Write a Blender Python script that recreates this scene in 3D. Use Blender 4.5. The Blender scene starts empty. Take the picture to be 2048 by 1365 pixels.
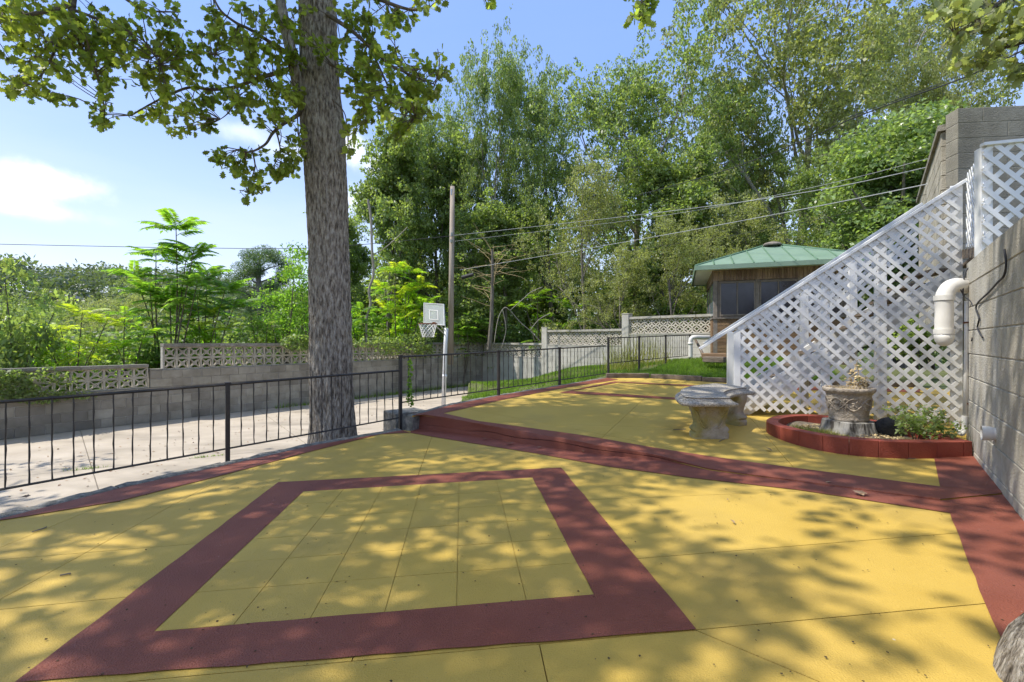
import bpy, bmesh, math, random
import numpy as np
from mathutils import Vector, Matrix, Quaternion
R = math.radians
random.seed(7)
SC = bpy.context.scene
COL = SC.collection
F, EYE, CX, HZ = 930.0, 1.125, 1024.0, 683.0

# ---------------------------------------------------------------- camera, sky, sun, exposure
cam_d = bpy.data.cameras.new('camera'); cam = bpy.data.objects.new('camera', cam_d); COL.objects.link(cam)
cam.location = (0, 0, EYE); cam.rotation_euler = (R(90), 0, 0)
cam_d.sensor_width = 36.0; cam_d.lens = F/2048*36.0
cam_d.clip_start = 0.05; cam_d.clip_end = 3000
SC.camera = cam

SUN_AZ = math.atan2(-.99, -.08); SUN_EL = R(56)
sun_to = Vector((math.sin(SUN_AZ)*math.cos(SUN_EL), math.cos(SUN_AZ)*math.cos(SUN_EL), math.sin(SUN_EL)))
sd = bpy.data.lights.new('sun', 'SUN'); sd.energy = 2.0; sd.angle = R(0.55); sd.color = (1.0, .95, .86)
sun = bpy.data.objects.new('sun', sd); COL.objects.link(sun); sun.location = (-30, 0, 40)
sun.rotation_euler = (-sun_to).to_track_quat('-Z', 'Y').to_euler()

W = bpy.data.worlds.new("World"); SC.world = W; W.use_nodes = True
def col_(c): return (c[0], c[1], c[2], 1)
def world_nodes():
    nt = W.node_tree; N = nt.nodes; L = nt.links
    N.clear()
    out = N.new('ShaderNodeOutputWorld'); bg = N.new('ShaderNodeBackground'); bg.inputs['Strength'].default_value = .15
    sky = N.new('ShaderNodeTexSky'); sky.sky_type = 'NISHITA'; sky.sun_disc = False
    sky.sun_elevation = SUN_EL; sky.sun_rotation = SUN_AZ; sky.altitude = 120; sky.air_density = 1.0; sky.dust_density = .4; sky.ozone_density = 2.6
    tc = N.new('ShaderNodeTexCoord')
    # thin veil that thickens towards the horizon all round, with soft wisps
    sep = N.new('ShaderNodeSeparateXYZ'); L.new(tc.outputs['Generated'], sep.inputs[0])
    vr = N.new('ShaderNodeMapRange'); vr.inputs['From Min'].default_value = 0.0; vr.inputs['From Max'].default_value = .50
    vr.inputs['To Min'].default_value = .40; vr.inputs['To Max'].default_value = .03; vr.interpolation_type = 'SMOOTHSTEP'
    L.new(sep.outputs['Z'], vr.inputs['Value'])
    mp = N.new('ShaderNodeMapping'); mp.inputs['Scale'].default_value = (1.6, 1.6, 6.5); L.new(tc.outputs['Generated'], mp.inputs[0])
    nz = N.new('ShaderNodeTexNoise'); nz.inputs['Scale'].default_value = 1.7; nz.inputs['Detail'].default_value = 7; nz.inputs['Roughness'].default_value = .55
    L.new(mp.outputs[0], nz.inputs['Vector'])
    wr = N.new('ShaderNodeMapRange'); wr.inputs['From Min'].default_value = .38; wr.inputs['From Max'].default_value = .72
    wr.inputs['To Min'].default_value = .45; wr.inputs['To Max'].default_value = 1.3
    L.new(nz.outputs['Fac'], wr.inputs['Value'])
    mv = N.new('ShaderNodeMath'); mv.operation = 'MULTIPLY'; mv.use_clamp = True; L.new(vr.outputs[0], mv.inputs[0]); L.new(wr.outputs[0], mv.inputs[1])
    tint = N.new('ShaderNodeMix'); tint.data_type = 'RGBA'; tint.blend_type = 'MULTIPLY'; tint.inputs['Factor'].default_value = 1
    L.new(sky.outputs[0], tint.inputs['A']); tint.inputs['B'].default_value = (.85, .72, .72, 1)
    gr = N.new('ShaderNodeValToRGB'); ge = gr.color_ramp.elements
    for i, (p_, c_) in enumerate([(0.0, (.76,.82,.95)), (.16, (.50,.66,.96)), (.46, (.23,.41,.92)), (1.0, (.22,.38,.84))]):
        q_ = ge[i] if i < 2 else ge.new(p_); q_.position = p_; q_.color = col_(c_)
    L.new(sep.outputs['Z'], gr.inputs[0])
    gs = N.new('ShaderNodeVectorMath'); gs.operation = 'SCALE'; gs.inputs['Scale'].default_value = 3.15; L.new(gr.outputs[0], gs.inputs[0])
    base_ = N.new('ShaderNodeMix'); base_.data_type = 'RGBA'; base_.inputs['Factor'].default_value = .72; L.new(tint.outputs['Result'], base_.inputs['A']); L.new(gs.outputs[0], base_.inputs['B'])
    cur = N.new('ShaderNodeMix'); cur.data_type = 'RGBA'; cur.inputs['B'].default_value = (2.4, 2.6, 3.0, 1)
    L.new(mv.outputs[0], cur.inputs['Factor']); L.new(base_.outputs['Result'], cur.inputs['A'])
    last = cur.outputs['Result']
    # cumulus: flat based puffs low round the horizon, unseen high ones added for light
    nd = N.new('ShaderNodeTexNoise'); nd.inputs['Scale'].default_value = 9.0; nd.inputs['Detail'].default_value = 6; nd.inputs['Roughness'].default_value = .6
    L.new(tc.outputs['Generated'], nd.inputs['Vector'])
    clouds = [(125, 372, .125, .042, .95), (8, 398, .09, .03, .7), (60, 420, .16, .025, .5), (705, 292, .06, .05, .85), (480, 262, .13, .035, .45), (560, 300, .09, .03, .4), (760, 330, .08, .05, .75), (720,400,.1,.05,.6)]
    for az, el, a, b, s in [(40, 14, .2, .06, .8), (75, 20, .3, .07, .7), (120, 12, .25, .06, .8), (170, 17, .3, .07, .8), (215, 11, .22, .05, .8), (255, 18, .25, .06, .7), (100, 42, .34, .18, .85), (150, 52, .36, .2, .8), (195, 40, .34, .16, .85), (235, 55, .32, .2, .75), (285, 62, .25, .15, .5), (60, 55, .3, .2, .7), (0, 82, .3, .3, .6)]:  # higher entries are unseen clouds added to whiten and brighten the ambient light
        clouds.append(((az, el), None, a, b, s))
    for px, py, a, b, s in clouds:
        if py is None: az, el = R(px[0]), R(px[1])
        else:
            d = Vector(((px-CX)/F, 1, (HZ-py)/F)).normalized(); az = math.atan2(d.x, d.y); el = math.asin(d.z)
        c = Vector((math.sin(az)*math.cos(el), math.cos(az)*math.cos(el), math.sin(el)))
        sub = N.new('ShaderNodeVectorMath'); sub.operation = 'SUBTRACT'; L.new(tc.outputs['Generated'], sub.inputs[0]); sub.inputs[1].default_value = c
        rot = N.new('ShaderNodeVectorRotate'); rot.rotation_type = 'Z_AXIS'; rot.inputs['Angle'].default_value = az; L.new(sub.outputs[0], rot.inputs['Vector'])
        scl = N.new('ShaderNodeVectorMath'); scl.operation = 'MULTIPLY'; scl.inputs[1].default_value = (1/a, 1/.5, 1/b); L.new(rot.outputs[0], scl.inputs[0])
        ln = N.new('ShaderNodeVectorMath'); ln.operation = 'LENGTH'; L.new(scl.outputs[0], ln.inputs[0])
        ad = N.new('ShaderNodeMath'); ad.operation = 'MULTIPLY_ADD'; ad.inputs[1].default_value = -1.5; L.new(nd.outputs['Fac'], ad.inputs[0]); 
        L.new(ln.outputs['Value'], ad.inputs[2])
        mr = N.new('ShaderNodeMapRange'); mr.interpolation_type = 'SMOOTHERSTEP'
        mr.inputs['From Min'].default_value = -.75; mr.inputs['From Max'].default_value = .12
        mr.inputs['To Min'].default_value = s; mr.inputs['To Max'].default_value = 0
        L.new(ad.outputs[0], mr.inputs['Value'])
        mx = N.new('ShaderNodeMix'); mx.data_type = 'RGBA'; mx.inputs['B'].default_value = (3.7, 3.75, 3.85, 1)
        L.new(mr.outputs[0], mx.inputs['Factor']); L.new(last, mx.inputs['A']); last = mx.outputs['Result']
    L.new(last, bg.inputs['Color']); L.new(bg.outputs[0], out.inputs['Surface'])
world_nodes()
vs = SC.view_settings; vs.view_transform = 'Standard'; vs.look = 'None'; vs.gamma = 1; vs.use_curve_mapping = False; vs.exposure = 1.46
SC.cycles.max_bounces = 7; SC.cycles.transparent_max_bounces = 10; SC.cycles.diffuse_bounces = 4
SC.cycles.transmission_bounces = 5

# ---------------------------------------------------------------- helpers
def at(px, py, Y): return Vector(((px-CX)/F*Y, Y, EYE+(HZ-py)/F*Y))
def zlow(x, y): return .025*x
def zupp(x, y):
    u = -.075+.0395*y-.04*math.exp(-((x-1.9)**2+(y-3.75)**2)/.8)
    l = .025*x
    return .5*(u+l+.004+math.sqrt((u-l-.004)**2+.0006))
def zdrive(x, y): return -.675
def hit(px, py, zf):
    z = 0; Y = 5
    for _ in range(25):
        Y = (EYE-z)*F/(py-HZ); z = zf((px-CX)/F*Y, Y)
    return Vector(((px-CX)/F*Y, Y, z))

def tag(o, label, cat=None, group=None):
    o['label'] = label
    if cat: o['category'] = cat
    if group: o['group'] = group
    return o
def thing(name, label, cat, loc=(0, 0, 0), group=None, rz=0):
    o = bpy.data.objects.new(name, None); COL.objects.link(o); o.location = loc; o.rotation_euler = (0, 0, rz)
    o.empty_display_size = .1
    return tag(o, label, cat, group)
def kind(o, k): o['kind'] = k; return o
def rel(o, parent):
    """parent o keeping world placement (parents here are unscaled)"""
    bpy_m = Matrix.LocRotScale(parent.location, parent.rotation_euler, None)
    o.parent = parent; o.matrix_parent_inverse = bpy_m.inverted()
    return o
def link(name, me, parent=None, loc=None, rz=None, keep=True):
    o = bpy.data.objects.new(name, me); COL.objects.link(o)
    if loc is not None: o.location = loc
    if rz is not None: o.rotation_euler = (0, 0, rz)
    if parent is not None: rel(o, parent)
    return o

class MB:
    def __init__(s): s.v = []; s.f = []
    def add(s, vs_, fs):
        n = len(s.v); s.v += [tuple(p) for p in vs_]; s.f += [tuple(i+n for i in f) for f in fs]; return s
    def box(s, c, d, rz=0, m=None):
        x, y, z = d[0]/2, d[1]/2, d[2]/2
        P = [Vector(p) for p in [(-x,-y,-z),(x,-y,-z),(x,y,-z),(-x,y,-z),(-x,-y,z),(x,-y,z),(x,y,z),(-x,y,z)]]
        M = m if m is not None else Matrix.Rotation(rz, 3, 'Z')
        return s.add([M@p+Vector(c) for p in P], [(0,3,2,1),(4,5,6,7),(0,1,5,4),(1,2,6,5),(2,3,7,6),(3,0,4,7)])
    def tube(s, pts, rad, n=8, cap=True):
        pts = [Vector(p) for p in pts]
        if not hasattr(rad, '__len__'): rad = [rad]*len(pts)
        up = None; vs_ = []; 
        for i, p in enumerate(pts):
            t = (pts[min(i+1, len(pts)-1)]-pts[max(i-1, 0)])
            t = t.normalized() if t.length > 1e-9 else Vector((0,0,1))
            if up is None:
                up = Vector((0,0,1)) if abs(t.z) < .9 else Vector((1,0,0))
            a = (up-t*up.dot(t)); a = a.normalized() if a.length > 1e-6 else t.orthogonal().normalized(); up = a
            b = t.cross(a)
            for k in range(n):
                q = 2*math.pi*k/n; vs_.append(p+(a*math.cos(q)+b*math.sin(q))*rad[i])
        fs = []
        for i in range(len(pts)-1):
            for k in range(n):
                k2 = (k+1) % n; fs.append((i*n+k, i*n+k2, (i+1)*n+k2, (i+1)*n+k))
        if cap: fs.append(tuple(range(n-1, -1, -1))); m0 = (len(pts)-1)*n; fs.append(tuple(m0+k for k in range(n)))
        return s.add(vs_, fs)
    def lathe(s, prof, c=(0,0,0), n=24, wob=None):
        vs_ = []
        for j, (r, z) in enumerate(prof):
            for k in range(n):
                q = 2*math.pi*k/n; rr = r*(1+(wob(q, z) if wob else 0)); vs_.append((c[0]+rr*math.cos(q), c[1]+rr*math.sin(q), c[2]+z))
        fs = [(j*n+k, j*n+(k+1) % n, (j+1)*n+(k+1) % n, (j+1)*n+k) for j in range(len(prof)-1) for k in range(n)]
        if prof[0][0] > 1e-4: fs.append(tuple(range(n-1, -1, -1)))
        if prof[-1][0] > 1e-4: m0 = (len(prof)-1)*n; fs.append(tuple(m0+k for k in range(n)))
        return s.add(vs_, fs)
    def prism(s, poly, z0, z1):
        n = len(poly)
        return s.add([(p[0],p[1],z0) for p in poly]+[(p[0],p[1],z1) for p in poly],
                     [tuple(range(n-1,-1,-1)), tuple(range(n,2*n))]+[(i,(i+1)%n,(i+1)%n+n,i+n) for i in range(n)])
    def mesh(s, name, mat, smooth=False):
        me = bpy.data.meshes.new(name); me.from_pydata(s.v, [], s.f)
        if mat: me.materials.append(mat)
        if smooth:
            me.polygons.foreach_set('use_smooth', [True]*len(me.polygons))
        me.update(); return me
    def obj(s, name, mat, parent=None, smooth=False): return link(name, s.mesh(name, mat, smooth), parent)
def autosmooth(o, ang=35):
    me = o.data; bm = bmesh.new(); bm.from_mesh(me)
    for f in bm.faces: f.smooth = True
    for e in bm.edges:
        if len(e.link_faces) == 2 and e.calc_face_angle() > R(ang): e.smooth = False
    bm.to_mesh(me); bm.free(); return o
def bevel(o, w, seg=2, ang=40):
    m = o.modifiers.new('edge', 'BEVEL'); m.width = w; m.segments = seg; m.limit_method = 'ANGLE'; m.angle_limit = R(ang); return o

def polys(name, V, k, mat):
    """V: (n*k,3) array, every k consecutive vertices are one face"""
    V = np.asarray(V, dtype=np.float32).reshape(-1, 3); n = len(V)//k
    me = bpy.data.meshes.new(name); me.vertices.add(n*k); me.loops.add(n*k); me.polygons.add(n)
    me.vertices.foreach_set('co', V.ravel()); me.loops.foreach_set('vertex_index', np.arange(n*k, dtype=np.int32))
    me.polygons.foreach_set('loop_start', np.arange(0, n*k, k, dtype=np.int32))
    me.materials.append(mat); me.update(); me.validate(); return me

# ---------------------------------------------------------------- materials
def col(c): return (c[0], c[1], c[2], 1)
def M(name, stops, scale=3.0, detail=8, rough=.8, bump=.2, bscale=60, rnd=0.0, island=0.0, stretch=(1,1,1), spots=None, spec=.3, transl=None, metal=0.0, bdetail=4, coat=0, big=None, obj=False, rv=.0):
    m = bpy.data.materials.new(name); m.use_nodes = True; nt = m.node_tree; N = nt.nodes; L = nt.links
    b = N['Principled BSDF']; b.inputs['Roughness'].default_value = rough; b.inputs['Specular IOR Level'].default_value = spec; b.inputs['Metallic'].default_value = metal
    if coat: b.inputs['Coat Weight'].default_value = coat
    if obj: pos = N.new('ShaderNodeTexCoord').outputs['Object']
    else: pos = N.new('ShaderNodeNewGeometry').outputs['Position']
    mp = N.new('ShaderNodeMapping'); mp.inputs['Scale'].default_value = stretch; L.new(pos, mp.inputs[0])
    nz = N.new('ShaderNodeTexNoise'); nz.inputs['Scale'].default_value = scale; nz.inputs['Detail'].default_value = detail; nz.inputs['Roughness'].default_value = .62
    L.new(mp.outputs[0], nz.inputs['Vector'])
    cr = N.new('ShaderNodeValToRGB'); e = cr.color_ramp.elements
    for i, (p, c) in enumerate(stops):
        if i < 2: e[i].position = p; e[i].color = col(c)
        else: q = e.new(p); q.color = col(c)
    L.new(nz.outputs['Fac'], cr.inputs[0]); last = cr.outputs[0]
    def mix(fac, B, typ='MIX'):
        nonlocal last
        x = N.new('ShaderNodeMix'); x.data_type = 'RGBA'; x.blend_type = typ
        if isinstance(fac, float): x.inputs['Factor'].default_value = fac
        else: L.new(fac, x.inputs['Factor'])
        L.new(last, x.inputs['A'])
        if isinstance(B, tuple): x.inputs['B'].default_value = col(B)
        else: L.new(B, x.inputs['B'])
        last = x.outputs['Result']
    if big:   # (scale, from, to, colour, strength, stretch)
        mb = N.new('ShaderNodeMapping'); mb.inputs['Scale'].default_value = big[5]; L.new(pos, mb.inputs[0])
        n2 = N.new('ShaderNodeTexNoise'); n2.inputs['Scale'].default_value = big[0]; n2.inputs['Detail'].default_value = 5; L.new(mb.outputs[0], n2.inputs['Vector'])
        mr = N.new('ShaderNodeMapRange'); mr.inputs['From Min'].default_value = big[1]; mr.inputs['From Max'].default_value = big[2]; mr.inputs['To Max'].default_value = big[4]
        L.new(n2.outputs['Fac'], mr.inputs['Value']); mix(mr.outputs[0], big[3])
    for sp_ in ([] if not spots else spots if isinstance(spots, list) else [spots]):  # (scale, threshold, colour)
        spots = sp_
        vo = N.new('ShaderNodeTexVoronoi'); vo.inputs['Scale'].default_value = spots[0]; L.new(pos, vo.inputs['Vector'])
        mr = N.new('ShaderNodeMapRange'); mr.inputs['From Min'].default_value = spots[1]; mr.inputs['From Max'].default_value = spots[1]*.6; mr.inputs['To Max'].default_value = .8
        L.new(vo.outputs['Distance'], mr.inputs['Value']); mix(mr.outputs[0], spots[2])
    def vary(sock, amt):
        mr = N.new('ShaderNodeMapRange'); mr.inputs['To Min'].default_value = 1-amt; mr.inputs['To Max'].default_value = 1+amt
        L.new(sock, mr.inputs['Value'])
        h = N.new('ShaderNodeHueSaturation'); L.new(mr.outputs[0], h.inputs['Value'])
        m2 = N.new('ShaderNodeMath'); m2.operation = 'MULTIPLY_ADD'; m2.inputs[1].default_value = .035*amt; m2.inputs[2].default_value = .5-.0175*amt
        L.new(sock, m2.inputs[0]); L.new(m2.outputs[0], h.inputs['Hue'])
        nonlocal last
        L.new(last, h.inputs['Color']); last = h.outputs[0]
    if rnd: vary(N.new('ShaderNodeObjectInfo').outputs['Random'], rnd)
    if island: vary(N.new('ShaderNodeNewGeometry').outputs['Random Per Island'], island)
    L.new(last, b.inputs['Base Color'])
    if rv:
        mr = N.new('ShaderNodeMapRange'); mr.inputs['To Min'].default_value = rough-rv; mr.inputs['To Max'].default_value = rough+rv; L.new(nz.outputs['Fac'], mr.inputs['Value']); L.new(mr.outputs[0], b.inputs['Roughness'])
    if bump:
        n3 = N.new('ShaderNodeTexNoise'); n3.inputs['Scale'].default_value = bscale; n3.inputs['Detail'].default_value = bdetail; L.new(mp.outputs[0], n3.inputs['Vector'])
        bp = N.new('ShaderNodeBump'); bp.inputs['Strength'].default_value = bump; bp.inputs['Distance'].default_value = .02
        L.new(n3.outputs['Fac'], bp.inputs['Height']); L.new(bp.outputs[0], b.inputs['Normal'])
    if transl:
        tr = N.new('ShaderNodeBsdfTranslucent'); ms = N.new('ShaderNodeMixShader'); ms.inputs[0].default_value = transl[0]
        g = N.new('ShaderNodeMix'); g.data_type = 'RGBA'; g.blend_type = 'MULTIPLY'; g.inputs['Factor'].default_value = 1; L.new(last, g.inputs['A']); g.inputs['B'].default_value = col(transl[1])
        L.new(g.outputs['Result'], tr.inputs['Color']); L.new(b.outputs[0], ms.inputs[1]); L.new(tr.outputs[0], ms.inputs[2])
        L.new(ms.outputs[0], N['Material Output'].inputs['Surface'])
    return m
def leafM(name, dark, light, t=.45, island=.45, scale=1.2, rough=.45):
    return M(name, [(.35, dark), (.65, light)], scale=scale, detail=3, rough=rough, bump=0, island=island, spec=.45, transl=(t, (3.0, 3.1, 1.2)))

YEL = M('yellow_floor_paint', [(.3, (.53,.352,.064)), (.7, (.63,.430,.092))], scale=1.3, rough=.62, bump=.4, bscale=170, spots=[(9, .035, (.16,.11,.05)), (38, .10, (.40,.28,.08)), (3.1, .02, (.66,.60,.46))], big=(1.4,.48,.74,(.44,.31,.085),.65,(1,1,1)), spec=.3, rnd=.03)
YELD = M('yellow_paint_in_joint', [(.3, (.20,.13,.035)), (.7, (.30,.20,.06))], scale=6, rough=.9)
RED = M('red_floor_paint', [(.3, (.225,.064,.038)), (.7, (.305,.092,.054))], scale=2.4, rough=.6, bump=.6, bscale=150, spots=[(7, .03, (.46,.26,.20)), (30, .08, (.17,.045,.032)), (16, .03, (.50,.36,.28))], big=(1.6,.48,.74,(.22,.080,.062),.6,(1,1,1)), spec=.35)
REDK = M('brick_red_bed_paint', [(.3, (.25,.052,.032)), (.7, (.32,.075,.048))], scale=3, rough=.6, bump=.4, bscale=90, big=(2.5,.52,.8,(.16,.05,.04),.5,(1,1,1)), spec=.3, rnd=.06)
CONC = M('pale_driveway_concrete', [(.3, (.42,.355,.275)), (.7, (.54,.465,.37))], scale=1.6, rough=.85, bump=.3, bscale=80, big=(.8,.47,.68,(.30,.255,.20),.75,(1,2.2,1)), spots=(3, .02, (.12,.09,.06)))
KERB = M('rough_grey_kerb', [(.3, (.10,.095,.085)), (.52, (.22,.21,.18)), (.72, (.36,.34,.30))], scale=16, rough=.95, bump=.9, bscale=60)
BLOCK = M('weathered_concrete_block', [(.3, (.26,.23,.18)), (.7, (.40,.36,.295))], scale=4, rough=.92, bump=.5, bscale=70, rnd=.2, big=(1.2,.45,.7,(.13,.12,.10),.55,(1,1,.35)))
MORT = M('old_mortar', [(.3, (.30,.28,.24)), (.7, (.54,.50,.44))], scale=12, rough=.95, bump=.4)
BREZ = M('breeze_block_cement', [(.3, (.38,.34,.27)), (.7, (.54,.49,.40))], scale=6, rough=.92, bump=.4, rnd=.1, big=(2,.5,.75,(.16,.15,.13),.5,(1,1,.5)))
BREZ2 = M('pale_breeze_block_cement', [(.3, (.52,.48,.40)), (.7, (.66,.61,.52))], scale=6, rough=.9, bump=.3, rnd=.06)
PALE = M('pale_painted_block_wall', [(.3, (.44,.42,.37)), (.7, (.60,.57,.51))], scale=2.4, rough=.9, bump=.4, bscale=50, big=(.9,.48,.72,(.33,.32,.28),.6,(1,1,.4)), rnd=.05)
CAP = M('weathered_cap_stone', [(.3, (.18,.165,.14)), (.7, (.33,.305,.26))], scale=7, rough=.95, bump=.6, rnd=.08)
CAP2 = M('pale_cap_stone', [(.3, (.34,.32,.27)), (.7, (.52,.49,.43))], scale=7, rough=.95, bump=.5, rnd=.06)
RW = M('tall_wall_concrete_block', [(.3, (.33,.30,.24)), (.7, (.50,.46,.38))], scale=5, rough=.9, bump=.5, bscale=60, big=(1.6,.5,.66,(.55,.53,.48),.55,(2.6,2.6,.16)), rnd=.06)
RWD = M('dark_weathered_block', [(.3, (.22,.205,.17)), (.7, (.36,.34,.285))], scale=3, rough=.92, bump=.5, bscale=60, big=(1.6,.5,.7,(.10,.095,.08),.5,(1.5,1.5,.4)), rnd=.06)
IRON = M('black_iron_paint', [(.3, (.020,.018,.017)), (.7, (.05,.042,.036))], scale=20, rough=.5, bump=.3, bscale=90, spec=.5)
WHITE = M('white_vinyl', [(.3, (.76,.755,.73)), (.7, (.85,.845,.82))], scale=3, rough=.42, bump=.05, spec=.45, big=(2.2,.55,.8,(.60,.58,.53),.5,(1,1,1)))
PVC = M('white_pvc_pipe', [(.3, (.68,.65,.58)), (.7, (.78,.75,.69))], scale=4, rough=.38, bump=.03, spec=.5)
POLEP = M('white_pole_paint', [(.3, (.66,.67,.69)), (.7, (.80,.81,.82))], scale=9, rough=.45, bump=.1)
BARK = M('furrowed_grey_oak_bark', [(.36, (.10,.080,.060)), (.5, (.33,.285,.23)), (.64, (.54,.49,.41))], scale=27, detail=12, rough=.95, bump=1.0, bscale=44, bdetail=9, stretch=(1.3,1.3,.36), big=(1.5,.55,.7,(.42,.40,.35),.55,(1,1,.5)))
BARK.node_tree.nodes['Bump'].inputs['Distance'].default_value = .06
BARKD = M('dark_tree_bark', [(.3, (.10,.088,.07)), (.7, (.26,.23,.19))], scale=9, rough=.95, bump=.7, bscale=24, stretch=(1,1,.3))
BARKL = M('pale_tree_bark', [(.3, (.22,.20,.165)), (.7, (.42,.39,.33))], scale=9, rough=.95, bump=.5, bscale=24, stretch=(1,1,.3))
TWIG = M('oak_twig_bark', [(.3, (.075,.06,.045)), (.7, (.20,.165,.13))], scale=15, rough=.9, bump=.4)
STONE = M('bench_aggregate_stone', [(.3, (.20,.172,.135)), (.47, (.46,.405,.325)), (.6, (.66,.59,.48))], scale=75, detail=3, rough=.95, bump=1.0, bscale=85, big=(2.2,.45,.65,(.24,.23,.20),.55,(1,1,1)))
STONEL = M('bench_leg_cast_stone', [(.3, (.34,.29,.22)), (.7, (.50,.44,.35))], scale=12, rough=.95, bump=.8, bscale=60, big=(4.0,.46,.60,(.34,.29,.05),.7,(1,1,1)))
URNM = M('sandy_cast_stone_urn', [(.3, (.34,.28,.21)), (.7, (.54,.46,.36))], scale=18, rough=.95, bump=.9, bscale=55, big=(5,.5,.68,(.15,.125,.10),.6,(1,1,1)))
STUMP = M('weathered_tree_stump', [(.40, (.06,.052,.043)), (.52, (.25,.235,.205)), (.7, (.42,.40,.36))], scale=18, rough=.95, bump=1, bscale=26, stretch=(1,1,.16))
SOIL = M('dry_bed_soil', [(.3, (.10,.075,.05)), (.55, (.22,.18,.13)), (.75, (.38,.33,.26))], scale=22, rough=1, bump=1, bscale=50)
DIRT = M('lawn_soil', [(.3, (.075,.085,.03)), (.7, (.15,.17,.06))], scale=3, rough=1, bump=.8)
GROUND = M('rough_green_ground', [(.3, (.05,.07,.022)), (.7, (.10,.12,.045))], scale=.3, rough=1, bump=.6, bscale=4)
ROCK = M('dark_rock', [(.3, (.035,.033,.032)), (.7, (.085,.08,.076))], scale=9, rough=.9, bump=.6)
TIMB = M('old_landscape_timber', [(.3, (.12,.09,.065)), (.7, (.27,.22,.17))], scale=9, rough=.95, bump=.7, stretch=(.5,.5,2))
WOODV = M('weathered_siding', [(.3, (.16,.11,.08)), (.55, (.30,.21,.15)), (.75, (.44,.35,.26))], scale=8, rough=.85, bump=.5, stretch=(3,3,.35), rnd=.3)
WOODH = M('warm_cedar_siding', [(.3, (.16,.095,.052)), (.7, (.32,.205,.115))], scale=6, rough=.8, bump=.4, stretch=(.6,.6,5), rnd=.2)
WOODF = M('grey_brown_window_trim', [(.3, (.17,.14,.115)), (.7, (.29,.25,.21))], scale=9, rough=.8, bump=.3)
ROOF = M('green_metal_roof', [(.3, (.185,.285,.205)), (.7, (.245,.35,.26))], scale=2.2, rough=.42, bump=.06, spec=.5, big=(1.3,.5,.75,(.19,.30,.21),.5,(1,1,1)), rnd=.04)
ROOFD = M('dark_green_roof_trim', [(.3, (.10,.19,.12)), (.7, (.15,.25,.17))], scale=4, rough=.45, bump=.05)
GLASSD = M('dark_screened_glass', [(.3, (.014,.013,.022)), (.7, (.045,.042,.06))], scale=3.5, rough=.14, bump=.04, spec=.6)
GLASSB = M('blue_side_glass', [(.3, (.10,.14,.19)), (.7, (.26,.32,.40))], scale=3.5, rough=.1, bump=.04, spec=.8)
POLEW = M('utility_pole_wood', [(.3, (.27,.22,.17)), (.7, (.44,.38,.31))], scale=7, rough=.9, bump=.5, stretch=(1,1,.15))
CABLE = M('dark_cable', [(.3, (.03,.03,.032)), (.7, (.05,.05,.055))], scale=4, rough=.6, bump=0)
CABLEL = M('bright_bare_cable', [(.3, (.42,.43,.45)), (.7, (.58,.59,.6))], scale=4, rough=.45, bump=0, metal=.2)
METAL = M('galvanised_metal', [(.3, (.40,.41,.42)), (.7, (.55,.56,.57))], scale=9, rough=.4, bump=.05, metal=.7)
RUST = M('rusty_clamp', [(.3, (.12,.05,.03)), (.7, (.22,.10,.06))], scale=20, rough=.9)
DRYL = M('dry_brown_leaf', [(.3, (.20,.12,.07)), (.7, (.40,.28,.19))], scale=30, rough=.8, bump=.3, rnd=.3, island=.3)
CRUMB = M('leaf_crumbs', [(.3, (.05,.035,.022)), (.7, (.14,.10,.065))], scale=60, rough=1, bump=0, spec=0)
DRYG = M('dried_straw', [(.3, (.42,.31,.15)), (.7, (.60,.47,.27))], scale=20, rough=.9, bump=.2, island=.25)
BRICKH = M('red_house_brick', [(.3, (.24,.12,.08)), (.7, (.33,.18,.12))], scale=4, rough=.9)
SHING = M('grey_shingles', [(.3, (.30,.30,.31)), (.7, (.40,.40,.41))], scale=4, rough=.9)

LOAK = leafM('oak_leaf', (.115,.150,.036), (.205,.230,.065), t=.58, island=.5)
LOAKD = leafM('dusty_olive_leaf', (.175,.195,.090), (.275,.290,.145), t=.38, island=.45)
LMID = leafM('mid_green_leaf', (.130,.180,.072), (.225,.272,.120), t=.42)
LDRK = leafM('deep_green_leaf', (.085,.140,.042), (.145,.205,.068), t=.34)
LBRT = leafM('lime_green_leaf', (.130,.235,.022), (.210,.320,.035), t=.50)
LYEL = leafM('yellow_green_leaf', (.230,.300,.025), (.340,.380,.045), t=.50)
LAIL = leafM('compound_leaf_green', (.105,.195,.032), (.185,.285,.055), t=.50)
LGLO = leafM('glossy_pale_leaf', (.135,.195,.075), (.230,.290,.130), t=.34, rough=.30)
LFAR = leafM('distant_leaf', (.075,.105,.058), (.125,.160,.085), t=.25, scale=.08, island=.35)
LPIN = leafM('pine_needle', (.075,.125,.055), (.120,.180,.080), t=.25, island=.3)
LWIL = leafM('feathery_leaf', (.120,.210,.035), (.180,.280,.055), t=.50)
GRS = leafM('lawn_grass', (.085,.150,.022), (.150,.225,.040), t=.45, scale=.9)
GRSD = leafM('dry_grass', (.16,.17,.05), (.26,.25,.09), t=.40)

LMIX = leafM('mixed_wood_leaf', (.080,.120,.042), (.190,.235,.092), t=.38, scale=.5)

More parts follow.
